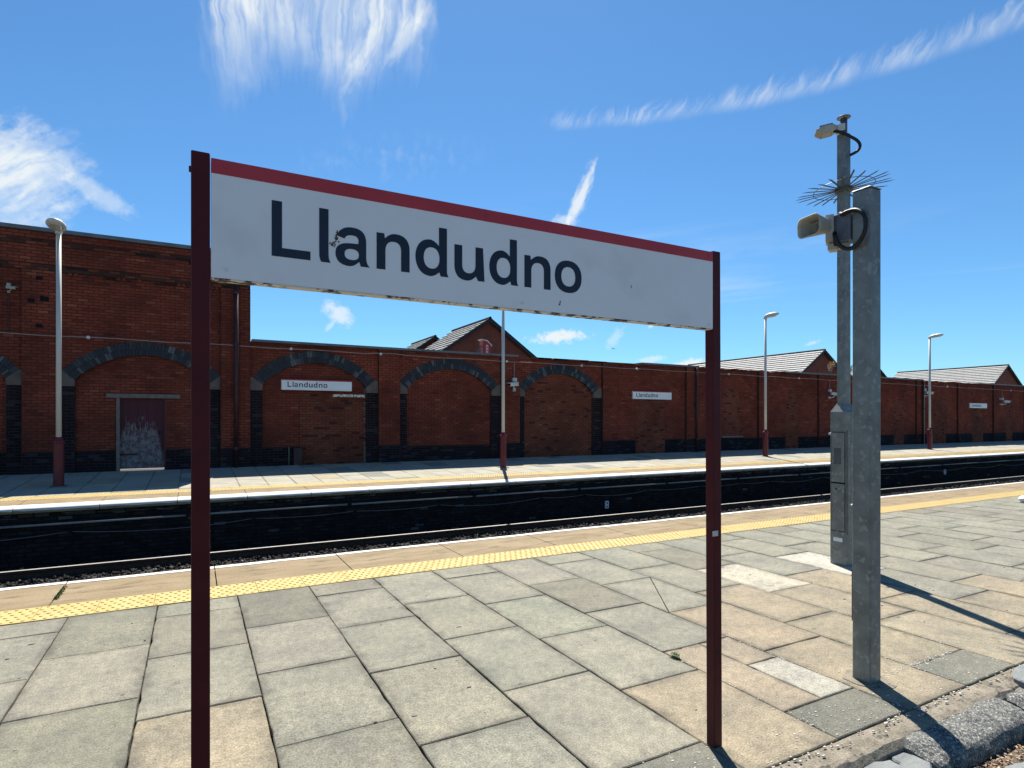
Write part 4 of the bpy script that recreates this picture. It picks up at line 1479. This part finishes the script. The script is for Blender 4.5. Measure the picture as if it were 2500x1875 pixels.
# ------------------------------------------------------------------ camera mast with anti-climb spikes
MX, MY = 6.075, 3.850
ms = empty('mast', (MX, MY, 0), 'slim galvanised mast on a square cabinet base with a ring of anti-climb spikes', 'mast')
s, p = 0.092, 0.047
base_me = MB().box(MX - s, MY - s, -0.01, MX + s, MY + s, 1.615).mesh('base_cabinet', m_galv)
bc = put('base_cabinet', bevel(base_me, 0.007, 2), ms)
sh = MB()
sh.add([(MX - s, MY - s, 1.612), (MX + s, MY - s, 1.612), (MX + s, MY + s, 1.612), (MX - s, MY + s, 1.612),
        (MX - p, MY - p, 1.70), (MX + p, MY - p, 1.70), (MX + p, MY + p, 1.70), (MX - p, MY + p, 1.70)],
       [(0, 1, 5, 4), (1, 2, 6, 5), (2, 3, 7, 6), (3, 0, 4, 7), (4, 5, 6, 7)])
build('shoulder', sh, m_galv, ms)
pm = MB().box(MX - p, MY - p, 1.66, MX + p, MY + p, 4.56).mesh('pole', m_galv)
put('pole', bevel(pm, 0.006, 2), ms)
build('spigot', MB().tube([(MX, MY, 4.54), (MX, MY, 4.735)], 0.034, 14), m_galvd, ms, True)
build('cap_disc', MB().lathe([(0.035, 0.0), (0.066, 0.012), (0.068, 0.018), (0.055, 0.026)], (MX, MY, 4.722), 20), m_galv, ms, True)
xf = MX - s
build('door_gap_shade', MB().box(xf - 0.002, MY - 0.076, 0.352, xf + 0.001, MY + 0.080, 1.402), m_slot, bc)  # near-black sheet paints the shade in the seams around the doors
d1 = build('access_door', MB().box(xf - 0.006, MY - 0.070, 0.36, xf + 0.001, MY + 0.074, 0.855), m_galv, bc)
build('door_lock', MB().tube([(xf - 0.009, MY + 0.02, 0.80), (xf - 0.004, MY + 0.02, 0.80)], 0.010, 8), m_slot, d1)
d2 = build('access_door', MB().box(xf - 0.006, MY - 0.070, 0.872, xf + 0.001, MY + 0.074, 1.395), m_galv, bc)
build('recess_panel', MB().box(xf - 0.0072, MY - 0.034, 1.06, xf - 0.0055, MY + 0.046, 1.235), m_galvd, d2)
build('door_handle', MB().tube([(xf - 0.028, MY + 0.083, 1.382), (xf, MY + 0.083, 1.382)], 0.012, 8), m_lightgrey, d2)
build('hinge_strip', MB().box(xf - 0.002, MY - s - 0.004, 0.33, xf + 0.016, MY - s + 0.004, 1.42), m_galvd, bc)
build('label_plate', MB().box(xf - 0.002, MY - 0.045, 0.245, xf + 0.001, MY + 0.055, 0.285), m_plate, bc)
# spikes
Q = Matrix.Rotation(R(-4.5), 3, Vector((0.855, 0.518, 0)))
SC = Vector((MX, MY, 3.972))
col_ = build('spike_collar', MB().lathe([(0.055, -0.03), (0.085, -0.02), (0.085, 0.02), (0.055, 0.03)], tuple(SC), 16), m_galvd, ms)
for i in range(24):
    a = 2 * math.pi * (i + rnd.uniform(-0.12, 0.12)) / 24
    dv = Q @ Vector((math.cos(a), math.sin(a), 0.02 + rnd.gauss(0, 0.02)))
    tv = Q @ Vector((-math.sin(a), math.cos(a), 0))
    nv = dv.cross(tv).normalized()
    L_ = rnd.uniform(0.43, 0.475)
    w = 0.0095
    vs = []
    for e in (-0.0012, 0.0012):
        for (r_, s_) in ((0.07, -w), (0.07, w), (L_ - 0.05, w), (L_, -w)):
            vs.append(tuple(SC + dv * r_ + tv * s_ + nv * e))
    build('spike', MB().add(vs, [(0, 3, 2, 1), (4, 5, 6, 7), (0, 1, 5, 4), (1, 2, 6, 5), (2, 3, 7, 6), (3, 0, 4, 7)]), m_galvd, col_)
ring = [tuple(SC + (Q @ Vector((0.29 * math.cos(6.2832 * k / 32), 0.29 * math.sin(6.2832 * k / 32), 0.012)))) for k in range(33)]
build('ring_wire', MB().tube(ring, 0.0035, 5), m_galvd, col_)

# camera-like floodlight at the mast head
fl = empty('floodlight', (MX, MY, 4.60), 'small weathered floodlight clamped to the top of the mast', 'floodlight')
fc = Vector((MX, MY, 4.625)) + VL * 0.165 + VT * 0.03
fax = (VL * 0.95 + VT * 0.22 - UP * 0.12).normalized()
fsd = fax.cross(UP).normalized()
fup = fsd.cross(fax).normalized()
hd = MB()
vs = []
for (t, w, h0, h1) in ((-0.105, 0.045, -0.028, 0.012), (-0.06, 0.078, -0.040, 0.030), (0.045, 0.078, -0.046, 0.034), (0.105, 0.060, -0.010, 0.016)):
    for (a_, b_) in ((-w, h0), (w, h0), (w, h1), (-w, h1)):
        vs.append(tuple(fc + fax * t + fsd * a_ + fup * b_))
fs = [(i * 4 + k, i * 4 + (k + 1) % 4, (i + 1) * 4 + (k + 1) % 4, (i + 1) * 4 + k) for i in range(3) for k in range(4)] + [(3, 2, 1, 0), (12, 13, 14, 15)]
hd.add(vs, fs)
me = hd.mesh('head', m_grey)
put('head', bevel(me, 0.006, 2), fl)
build('visor', MB().obox(fc + fax * 0.004 + fup * 0.037, fax * 0.062, fsd * 0.070, fup * 0.005), m_galvd, fl)
build('lens', MB().obox(fc + fax * 0.005 - fup * 0.0465, fax * 0.040, fsd * 0.055, fup * 0.003), m_glass, fl)
build('clamp', MB().obox(Vector((MX, MY, 4.625)) + VL * 0.03, VL * 0.045, VT * 0.045, UP * 0.035), m_lightgrey, fl)
cb = [fc - fax * 0.07 - fup * 0.03 + VT * 0.03, Vector((MX, MY, 4.55)) + VT * 0.085 + VL * 0.02, Vector((MX, MY, 4.49)) + VT * 0.085 - VL * 0.06,
      Vector((MX, MY, 4.44)) + VT * 0.06 - VL * 0.125, Vector((MX, MY, 4.385)) + VT * 0.05 - VL * 0.150, Vector((MX, MY, 4.335)) + VT * 0.05 - VL * 0.125, Vector((MX, MY, 4.31)) + VT * 0.04 - VL * 0.055]
sm = []
for i in range(len(cb) - 1):
    for k in range(5):
        t = k / 5
        p0, p1, p2, p3 = cb[max(i - 1, 0)], cb[i], cb[i + 1], cb[min(i + 2, len(cb) - 1)]
        sm.append(tuple(0.5 * ((2 * p1) + (p2 - p0) * t + (2 * p0 - 5 * p1 + 4 * p2 - p3) * t * t + (3 * p1 - p0 - 3 * p2 + p3) * t ** 3)))
sm.append(tuple(cb[-1]))
build('cable', MB().tube(sm, 0.0155, 8), m_black, fl, True)

# ------------------------------------------------------------------ platform lamps
LY = 15.77
LZ = zf(LY)


def lamp(loc, label):
    o = empty('platform_lamp', loc, label, 'lamp', 'lamp posts along the opposite platform')

    def part(name, mb, mat, smooth=False, parent=None):
        q = bpy.data.objects.new(name, mb.mesh(name, mat, smooth))
        COL.objects.link(q)
        q.parent = parent or o
        return q
    part('pole', MB().tube([(0, 0, 1.0), (0, 0, 5.46)], [0.052, 0.046], 14), m_lampwhite, True)
    b = part('base', MB().lathe([(0.098, -0.02), (0.098, 0.92), (0.112, 0.93), (0.112, 0.96), (0.085, 1.0), (0.060, 1.045), (0.055, 1.06)], (0, 0, 0), 16), m_lampred)
    part('base_door', MB().box(-0.045, -0.104, 0.30, 0.045, -0.090, 0.72), m_lampred, False, b)
    part('base_plate', MB().box(-0.13, -0.13, -0.02, 0.13, 0.13, 0.012), m_galvd, False, b)
    # lantern: flat-bottomed shell reaching out over the platform
    vs, fs, n = [], [], 16
    prof = [(0.0, 0.0, 0.06), (0.05, 0.10, 0.075), (0.14, 0.155, 0.105), (0.30, 0.175, 0.115), (0.46, 0.155, 0.095), (0.57, 0.105, 0.060), (0.62, 0.03, 0.03)]
    for (t, w, h) in prof:
        for k in range(n):
            a = 2 * math.pi * k / n
            c_, s_ = math.cos(a), math.sin(a)
            vs.append((w * c_ if w else 0.01 * c_, 0.09 - t - 0.06, 5.49 + t * 0.10 + (h * s_ if s_ > 0 else 0.035 * s_)))
    fs = [(i * n + k, i * n + (k + 1) % n, (i + 1) * n + (k + 1) % n, (i + 1) * n + k) for i in range(len(prof) - 1) for k in range(n)]
    fs += [tuple(range(n)), tuple(range((len(prof) - 1) * n, len(prof) * n))]
    hd = part('lantern', MB().add(vs, fs), m_lightgrey, True)
    gl = MB()
    gv = []
    for k in range(14):
        a = 2 * math.pi * k / 14
        gv.append((0.12 * math.cos(a), 0.03 - 0.33 - 0.19 * math.sin(a), 5.482 + (0.33 + 0.19 * math.sin(a)) * 0.10 - 0.024))
    gl.add(gv + [(x, y, z - 0.02) for x, y, z in gv], [tuple(range(14, 28)), tuple(range(13, -1, -1))] + [(i, (i + 1) % 14, (i + 1) % 14 + 14, i + 14) for i in range(14)])
    part('diffuser', gl, m_glass, False, hd)
    part('photocell', MB().tube([(0, -0.25, 5.60), (0, -0.25, 5.68)], 0.012, 6), m_galvd, False, hd)
    part('collar', MB().tube([(0, 0, 5.42), (0, 0, 5.50)], 0.066, 12), m_lightgrey)
    return o


l0 = lamp((-2.56, LY, LZ), 'lamp post with red base in front of the arch with the flaking door')
for x, lab in ((8.19, 'lamp post with red base between the second and third low arches'), (19.85, 'lamp post with red base between the second wall sign and the mast'), (31.75, 'lamp post with red base beyond the square steel post')):
    c = copy_tree(l0)
    c.location = (x, LY, LZ)
    c['label'] = lab


# ------------------------------------------------------------------ wall cameras
def cctv(x, z, face, label, drop, pole=False, k=1.0):
    X, Z = kx(x), kz(z)
    y = P_PIL - 0.02 if k == 1.0 else P_PAN - 0.02
    hm_ = m_lightgrey if k == 1.0 else m_grey
    o = empty('wall_camera', (X, y, Z), label, 'camera', 'surveillance cameras on the brick wall')
    build('junction_box', MB().box(X - 0.075 * k, y - 0.07 * k, Z + 0.17 * k, X + 0.075 * k, y + 0.10, Z + 0.30 * k), hm_, o)
    if pole:
        build('support_pole', MB().tube([(X - 0.08, y - 0.02, WZ), (X - 0.08, y - 0.02, LOW_TOP + 0.02)], 0.03, 8), hm_, o)
    else:
        build('drop_conduit', MB().tube([(X, y - 0.004, Z + 0.2 * k), (X, y - 0.004, drop)], 0.012, 6), m_conduit if k == 1.0 else m_iron, o)
    build('arm', MB().tube([(X, y + 0.02, Z - 0.12 * k), (X, y - 0.08 * k, Z - 0.12 * k), (X + face * 0.09 * k, y - 0.16 * k, Z - 0.08 * k), (X + face * 0.12 * k, y - 0.18 * k, Z - 0.0 * k)], 0.022 * k, 8), hm_, o)
    build('wall_bracket', MB().box(X - 0.05 * k, y - 0.02, Z - 0.17 * k, X + 0.05 * k, y + 0.10, Z - 0.06 * k), hm_, o)
    dv = Vector((face * 0.93, -0.34, -0.10)).normalized()
    sv = dv.cross(UP).normalized()
    uv = sv.cross(dv).normalized()
    c = Vector((X + face * 0.13 * k, y - 0.19 * k, Z + 0.055 * k))
    me = MB().obox(c, dv * 0.21 * k, sv * 0.060 * k, uv * 0.058 * k).mesh('housing', hm_)
    h = put('housing', bevel(me, 0.014 * k, 2), o)
    build('sun_shield', MB().obox(c + uv * 0.068 * k + dv * 0.035 * k, dv * 0.235 * k, sv * 0.072 * k, uv * 0.009 * k), hm_, h)
    build('front_glass', MB().obox(c + dv * 0.212 * k, dv * 0.004, sv * 0.046 * k, uv * 0.044 * k), m_slot, h)


cctv(11.56, 2.92, -1, 'white wall camera between the second and third blue brick arches', kz(3.93))
cctv(32.25, 2.98, 1, 'white wall camera on the brick wall just short of the mast', kz(3.87))
cctv(42.2, 3.27, 1, 'white wall camera on its own pole beside the far downpipe', kz(3.85), True)
cctv(52.65, 2.86, 1, 'white wall camera beyond the far-off wall sign', kz(3.8))
cctv(-4.60, 5.22, 1, 'small grey camera high up on the tall brick wall', kz(4.0), False, 0.5)


# ------------------------------------------------------------------ houses behind the wall
def house(name_label, xp, zp, y0, y1, half, pitch, group='houses behind the brick wall', courses=True):
    o = empty('house', (xp, (y0 + y1) / 2, WZ), name_label, 'house', group)
    k = math.tan(R(pitch))
    ze = zp - half * k
    build('gable_wall', MB().prism_xz([(xp - half + 0.3, WZ - 0.05), (xp + half - 0.3, WZ - 0.05), (xp + half - 0.3, ze + 0.3 * k - 0.16), (xp, zp - 0.16), (xp - half + 0.3, ze + 0.3 * k - 0.16)], y0 + 0.25, y1 - 0.2), m_houserick, o)
    L = half / math.cos(R(pitch))
    nrow = max(6, int(L / 0.34))
    rf = None
    for s in (-1, 1):
        mb = MB()
        dx, dz = s * math.cos(R(pitch)), -math.sin(R(pitch))
        nx, nzv = s * math.sin(R(pitch)), math.cos(R(pitch))
        q = [(xp, zp - 0.10), (xp + dx * L, zp - 0.10 + dz * L), (xp + dx * L - nx * 0.1, zp - 0.1 + dz * L - nzv * 0.1), (xp, zp - 0.22)]
        if s < 0:
            q = q[::-1]
        mb.prism_xz(q, y0 + 0.02, y1)
        rf = build('roof', mb, m_verge, o)
        for r in range(nrow):
            a, b = L * r / nrow, L * (r + 1) / nrow + 0.03
            p = []
            for (t, h) in ((a, -0.02), (b, 0.012), (b, 0.078), (a, 0.014)):
                p.append((xp + dx * t + nx * h, zp - 0.10 + dz * t + nzv * h))
            if s < 0:
                p = p[::-1]
            if s < 0:
                # split the course into runs of tiles with small open joints
                y = y0
                c_ = MB()
                off = 0.17 * (r % 2)
                y = y0 - off
                while y < y1:
                    ya, yb = max(y, y0), min(y + 0.335, y1)
                    if yb - ya > 0.05:
                        lift = rnd.uniform(0, 0.008)
                        c_.prism_xz([(px_ + nx * lift, pz_ + nzv * lift) for px_, pz_ in p], ya, yb)
                    y += 0.34
                build('tile_course', c_, m_rooftile, rf)
            else:
                build('tile_course', MB().prism_xz(p, y0, y1), m_rooftile, rf)
        vq = [(xp, zp - 0.02), (xp + dx * L, zp - 0.02 + dz * L), (xp + dx * L, zp - 0.24 + dz * L), (xp, zp - 0.24)]
        if s < 0:
            vq = vq[::-1]
        build('verge', MB().prism_xz(vq, y0 - 0.03, y0 + 0.05), m_verge, rf)
    build('ridge', MB().tube([(xp, y0 - 0.03, zp - 0.045), (xp, y1, zp - 0.045)], 0.075, 8), m_verge, o)
    return o


house('brick house whose gable rises over the wall behind the red machine', 13.28, 6.80, 27.0, 32.0, 3.9, 34.5)
house('small house end showing left of the tall gable over the wall', 12.68, 6.62, 33.2, 37.5, 3.0, 34.5)
house('long grey-tiled house over the wall between the sign post and the mast', 44.87, 7.31, 30.0, 45.0, 5.6, 34.0)
house('grey-tiled house over the far end of the wall', 75.7, 7.46, 30.0, 41.2, 6.2, 34.0)
house('low house gable just showing between the two grey-tiled houses', 78.6, 8.42, 45.0, 56.0, 5.0, 34.0)

# red machine head showing above the wall
mc = empty('machine_boom', (9.45, WY + 1.15, WZ), 'red boom head of a lifting machine poking up over the wall', 'machine')
bx, by, bz = 9.40, WY + 1.1, LOW_TOP
build('boom_box', MB().prism_xz([(bx - 0.14, WZ), (bx + 0.17, WZ), (bx + 0.19, bz + 0.52), (bx + 0.13, bz + 0.63), (bx - 0.12, bz + 0.66)], by, by + 0.28), m_orange, mc)
build('side_stripe', MB().box(bx + 0.005, by - 0.012, bz - 0.3, bx + 0.085, by - 0.002, bz + 0.52), m_plate, mc)
for k in range(4):
    build('stripe_letter', MB().prism_xz([(bx + 0.02, bz + 0.06 + k * 0.115), (bx + 0.07, bz + 0.06 + k * 0.115), (bx + 0.062, bz + 0.135 + k * 0.115), (bx + 0.028, bz + 0.135 + k * 0.115)], by - 0.016, by - 0.0125), m_orange, mc)
build('top_plate', MB().prism_xz([(bx - 0.19, bz + 0.73), (bx + 0.05, bz + 0.70), (bx + 0.24, bz + 0.53), (bx + 0.24, bz + 0.49), (bx + 0.04, bz + 0.65), (bx - 0.19, bz + 0.70)], by - 0.03, by + 0.30), m_lightgrey, mc)
build('hydraulic_arm', MB().tube([(bx - 0.16, by + 0.05, bz + 0.50), (bx - 0.30, by + 0.05, bz + 0.20), (bx - 0.46, by + 0.05, bz - 0.25)], [0.035, 0.045, 0.03], 8), m_timber, mc)
build('link_bar', MB().tube([(bx - 0.18, by + 0.02, bz + 0.32), (bx - 0.26, by + 0.0, bz + 0.24), (bx - 0.38, by, bz + 0.16), (bx - 0.56, by, bz - 0.2)], 0.024, 6), m_timber, mc)


# ------------------------------------------------------------------ plants
def leaf_cloud(c, r, n, size, seed, flat=1.0):
    g = random.Random(seed)
    mb = MB()
    for _ in range(n):
        d = Vector((g.gauss(0, 1), g.gauss(0, 1), g.gauss(0, 1))).normalized() * g.uniform(0.2, 1) ** 0.6
        p = Vector(c) + Vector((d.x * r[0], d.y * r[1], d.z * r[2]))
        a = Vector((g.gauss(0, 1), g.gauss(0, 1), g.gauss(0, 0.7) * flat)).normalized()
        b = a.cross(Vector((g.gauss(0, 1), g.gauss(0, 1), g.gauss(0, 1)))).normalized()
        l, w = size * g.uniform(0.6, 1.3), size * 0.34
        mb.add([tuple(p - a * l), tuple(p + b * w), tuple(p + a * l), tuple(p - b * w)], [(0, 1, 2, 3)])
    return mb


def plant(x, z, label, mat, r, n, size, stems, seed, y=WY + 0.25):
    o = empty('wall_plant', (x, y, z), label, 'plant', 'plants seeded on the wall top')
    g = random.Random(seed)
    for i in range(stems):
        tip = (x + g.uniform(-r[0], r[0]), y + g.uniform(-r[1], r[1]), z + r[2] * g.uniform(1.2, 2.1))
        build('stem', MB().tube([(x + g.uniform(-0.05, 0.05), y, z - 0.05), tip], [0.008, 0.003], 5), m_timber, o)
        build('foliage', leaf_cloud(tip, (r[0] * 0.35, r[1] * 0.35, r[2] * 0.55), n // stems, size, seed + i), mat, o)


plant(kx(33.0), LOW_TOP + 0.04, 'dry tan-flowered shrub sprouting on the wall top beside the mast', m_drybud, (0.30, 0.15, 0.30), 260, 0.045, 6, 5)
plant(kx(34.9), LOW_TOP + 0.04, 'sparse green shrub sprouting on the wall top behind the mast', m_leaf, (0.28, 0.15, 0.26), 150, 0.035, 6, 9)


def weed(x, y, label, n, ang, ln):
    o = empty('weed', (x, y, 0), label, 'weed', 'weeds in the paving joints')
    g = random.Random(int(x * 100))
    for i in range(n):
        t = g.uniform(-0.5, 0.5) * ln
        px_, py_ = x + t * math.cos(R(ang)), y + t * math.sin(R(ang))
        build('tuft', leaf_cloud((px_, py_, 0.012), (0.022, 0.022, 0.016), 16, 0.013, int(px_ * 1e4)), m_leaf, o)


weed(-1.03, 6.42, 'green weed growing in the coping joint beside the white edge line', 9, 90, 0.42)
weed(2.715, 2.83, 'tiny green moss in the slab joint beside the right sign post', 6, 90, 0.13)

# ------------------------------------------------------------------ verge, kerb and slates at the back of the platform
build('verge', MB().box(-14, -30, -1.5, 60, 1.74, -0.135), m_earth, kind='structure')


def rough_block(x0, x1, y0, y1, z0, zb, zt, amp, seed, nx=60, ny=16):
    """weathered stone: a heightfield top sloping from zt at the back to zb at the front, with broken sides"""
    vs, fs = [], []
    for i in range(nx + 1):
        for j in range(ny + 1):
            u, v = i / nx, j / ny
            x, y = x0 + (x1 - x0) * u, y0 + (y1 - y0) * v
            q = Vector((x * 6.0 + seed, y * 6.0, seed))
            e = min(min(u, 1 - u) * (x1 - x0), v * (y1 - y0) * 1.4) / 0.05
            drop = 0.0 if e > 1 else (1 - e) ** 2 * 0.024
            z = zb + (zt - zb) * min(1.0, v * 1.7) ** 0.6
            z += (mnoise.noise(q) * 0.9 + mnoise.noise(q * 3.1) * 0.55 + mnoise.noise(q * 8.0) * 0.55) * amp * (0.35 + 0.65 * (1 - v)) - drop
            n2 = mnoise.noise_vector(q * 1.7)
            if v < 0.9:
                y += n2.y * 0.016
            x += n2.x * 0.014 if 0 < u < 1 else mnoise.noise(Vector((y * 14, seed, 0))) * 0.02
            vs.append((x, y, z))
    w = ny + 1
    for i in range(nx):
        for j in range(ny):
            fs.append((i * w + j, (i + 1) * w + j, (i + 1) * w + j + 1, i * w + j + 1))
    rim = [i * w for i in range(nx + 1)] + [nx * w + j for j in range(1, ny + 1)] + [i * w + ny for i in range(nx - 1, -1, -1)] + [j for j in range(ny - 1, 0, -1)]
    o0 = len(vs)
    vs += [(vs[k][0], vs[k][1], z0) for k in rim]
    n = len(rim)
    for k in range(n):
        fs.append((rim[k], o0 + k, o0 + (k + 1) % n, rim[(k + 1) % n]))
    return MB().add(vs, fs)


kb = empty('kerb', (3.5, 1.6, -0.13), 'rough broken grey stone kerb along the back edge of the paving', 'kerb')
for i, (x0, x1, y0, zt) in enumerate(((-2.2, -1.0, 1.47, -0.012), (-0.97, 0.6, 1.46, -0.014), (0.63, 2.0, 1.47, -0.016), (3.00, 3.97, 1.44, -0.012), (4.02, 5.25, 1.44, -0.02), (5.3, 6.6, 1.46, -0.015), (6.65, 8.0, 1.46, -0.02), (8.05, 9.6, 1.46, -0.015))):
    build('kerb_stone', rough_block(x0, x1, y0, 1.655, -0.22, -0.070, zt - 0.010, 0.018, i * 3.7), m_kerb, kb)
build('bedding', rough_block(-3, 12, 1.60, 1.743, -0.25, -0.022, -0.010, 0.006, 3.3, 240, 6), m_sandm, kb)
build('kerb_stone', rough_block(2.03, 2.34, 1.48, 1.66, -0.22, -0.10, -0.03, 0.024, 51.0), m_kerb, kb)

SLN = ['pale slate flagstone lying against the kerb by the right sign post', 'pale slate flagstone lying on the earth below the steel post', 'pale slate flagstone at the broken end of the kerb', 'narrow split slate lying under the kerb end']
for i, (poly, z, lab) in enumerate((
        ([(2.36, 1.40), (2.72, 1.36), (2.86, 1.46), (2.84, 1.585), (2.66, 1.640), (2.46, 1.625), (2.36, 1.54)], -0.050, SLN[0]),
        ([(3.10, 1.04), (3.46, 1.00), (3.74, 1.16), (3.66, 1.29), (3.36, 1.35), (3.14, 1.25)], -0.100, SLN[1]),
        ([(4.22, 1.50), (4.60, 1.42), (4.92, 1.58), (4.84, 1.715), (4.42, 1.725), (4.24, 1.66)], 0.012, SLN[2]),
        ([(2.76, 1.44), (2.90, 1.42), (3.02, 1.50), (2.995, 1.60), (2.90, 1.655), (2.87, 1.56)], -0.062, SLN[3]),
        ([(3.76, 1.30), (4.15, 1.22), (4.40, 1.30), (4.22, 1.40), (3.92, 1.42)], -0.108, 'pale slate flagstone half sunk in leaf litter beyond the post shadow'))):
    bm = bmesh.new()
    mb = MB()
    th = 0.05
    pp = []
    for k in range(len(poly)):
        a, b = poly[k], poly[(k + 1) % len(poly)]
        for t in range(4):
            pp.append((a[0] + (b[0] - a[0]) * t / 4 + rnd.uniform(-0.008, 0.008), a[1] + (b[1] - a[1]) * t / 4 + rnd.uniform(-0.008, 0.008)))
    mb.prism_xy(pp, z - th, z)
    me = mb.mesh('slate_flag', m_slate)
    bevel(me, 0.008, 1, 50)
    o = put('slate_flag', me)
    tag(o, lab, 'flagstone', 'slate flagstones behind the kerb')


def litter():
    g = random.Random(21)
    mb = MB()
    cols = [(0.26, 0.17, 0.10), (0.34, 0.24, 0.15), (0.16, 0.10, 0.06), (0.42, 0.34, 0.24), (0.10, 0.07, 0.05)]

    def flk(x, y, z, s, c):
        a = g.uniform(0, 6.28)
        u = Vector((math.cos(a), math.sin(a), g.gauss(0, 0.25))) * s
        w = Vector((-math.sin(a), math.cos(a), g.gauss(0, 0.25))) * s * g.uniform(0.25, 0.6)
        p = Vector((x, y, z))
        mb.col = jit(c, 0.2)
        mb.add([tuple(p - u), tuple(p + w), tuple(p + u), tuple(p - w)], [(0, 1, 2, 3)])
    for _ in range(9000):
        x = g.uniform(1.6, 6.5)
        y = 1.47 - abs(g.gauss(0, 0.30))
        flk(x, y, -0.130 + g.uniform(0.0, 0.014), g.uniform(0.004, 0.014), g.choice(cols))
    build('leaf_litter', mb, m_litter, label='dry brown leaf litter and grit on the earth behind the kerb', cat='leaf litter', kind='stuff')
    mb2 = MB()
    mb = mb2

    def chip(x, y, s, c):
        n = 6
        el_ = g.choice((0.8, 1.0, 1.9))
        vs = [(x + s * el_ * g.uniform(0.5, 1) * math.cos(6.283 * k / n), y + s * g.uniform(0.35, 0.8) * math.sin(6.283 * k / n), 0.0) for k in range(n)]
        top = [(a * 1 + 0, b, 0.0018) for a, b, _ in vs]
        mb2.col = tuple(q * 0.62 for q in jit(c, 0.15))
        mb2.add([(a, b, -0.003) for a, b, _ in vs] + top, [tuple(range(n, 2 * n))] + [(k, (k + 1) % n, (k + 1) % n + n, k + n) for k in range(n)])
    for _ in range(650):
        # pale grit, thickest towards the kerb and in the joints
        x = g.uniform(1.7, 6.0)
        y = 1.75 + abs(g.gauss(0, 0.17))
        if y > 2.6:
            continue
        chip(x, y, g.choice((0.002, 0.003, 0.004, 0.007)), (0.62, 0.60, 0.54))
    for _ in range(330):
        k = g.choice((3.895, 3.30, 2.715, 4.49))
        chip(k + g.gauss(0, 0.012), g.uniform(1.8, 3.2), g.uniform(0.002, 0.006), (0.66, 0.62, 0.54))
    for _ in range(260):
        chip(g.uniform(3.45, 4.4), 2.045 + g.gauss(0, 0.014), g.uniform(0.002, 0.007), (0.68, 0.65, 0.57))
    for _ in range(170):
        chip(g.uniform(-1.5, 9), g.uniform(2.1, 5.5), g.uniform(0.002, 0.006), g.choice([(0.58, 0.57, 0.5), (0.09, 0.085, 0.075)]))
    for _ in range(70):
        chip(g.uniform(-1.5, 8), g.uniform(2.2, 5.5), g.uniform(0.007, 0.014), g.choice([(0.20, 0.195, 0.17), (0.14, 0.135, 0.12), (0.24, 0.23, 0.20)]))
    for _ in range(120):
        chip(g.uniform(2.0, 4.6), 1.74 - abs(g.gauss(0, 0.03)), g.uniform(0.004, 0.009), (0.66, 0.64, 0.58))
    build('grit', mb2, m_litter, label='scattered pale grit and specks on the paving by the kerb', cat='grit', kind='stuff')


litter()

# white cloth bundle at the right end of the paving
bg_ = bmesh.new()
bmesh.ops.create_icosphere(bg_, subdivisions=3, radius=1.0)
for v in bg_.verts:
    d = mnoise.noise(v.co * 1.8 + Vector((4, 1, 2))) * 0.35 + mnoise.noise(v.co * 4.5) * 0.14
    c = v.co * (1 + d)
    v.co = (13.62 + c.x * 0.14, 5.12 + c.y * 0.11, max(0.0, 0.05 + c.z * 0.085))
me = bpy.data.meshes.new('carrier_bag')
bg_.to_mesh(me)
bg_.free()
me.materials.append(M('bag_white', (0.72, 0.72, 0.70), (0.82, 0.82, 0.80), 9, 0.6))
me.polygons.foreach_set('use_smooth', [True] * len(me.polygons))
tag(put('carrier_bag', me), 'crumpled white bag lying on the paving near the tactile strip', 'bag')

# gull in the distance
a_ = R(YAW)
_t = (1497 - CXP) / FPX
GP = Vector((math.sin(a_) + _t * math.cos(a_), math.cos(a_) - _t * math.sin(a_), (HYP - 851) / FPX)) * 110 + Vector((0, 0, CAM_H))
gl = empty('gull', tuple(GP), 'distant gull gliding in the sky right of the gabled house', 'bird')
rt = Vector((math.cos(a_), -math.sin(a_), 0))
fw = Vector((math.sin(a_), math.cos(a_), 0))
bm_ = MB().tube([tuple(GP - rt * 0.24 + UP * 0.05), tuple(GP - rt * 0.05), tuple(GP + rt * 0.18 - UP * 0.06), tuple(GP + rt * 0.27 - UP * 0.10)], [0.02, 0.075, 0.06, 0.015], 8)
bo = build('body', bm_, m_gull, gl, True)
for s_, up1, up2 in ((-1, 0.16, 0.40), (1, -0.10, -0.26)):
    w0 = GP
    w1 = GP + rt * s_ * 0.28 + UP * up1
    w2 = GP + rt * s_ * 0.62 + UP * up2 * 0.9
    t_ = fw * 0.11 + UP * 0.035
    build('wing', MB().add([tuple(w0 - t_), tuple(w0 + t_), tuple(w1 - t_ * 0.8), tuple(w1 + t_ * 0.8), tuple(w2), tuple(w0 + UP * 0.03), tuple(w1 + UP * 0.03)],
                           [(0, 2, 3, 1), (2, 4, 3), (0, 5, 6, 2), (5, 1, 3, 6), (2, 6, 4), (6, 3, 4)]), m_gull, gl)
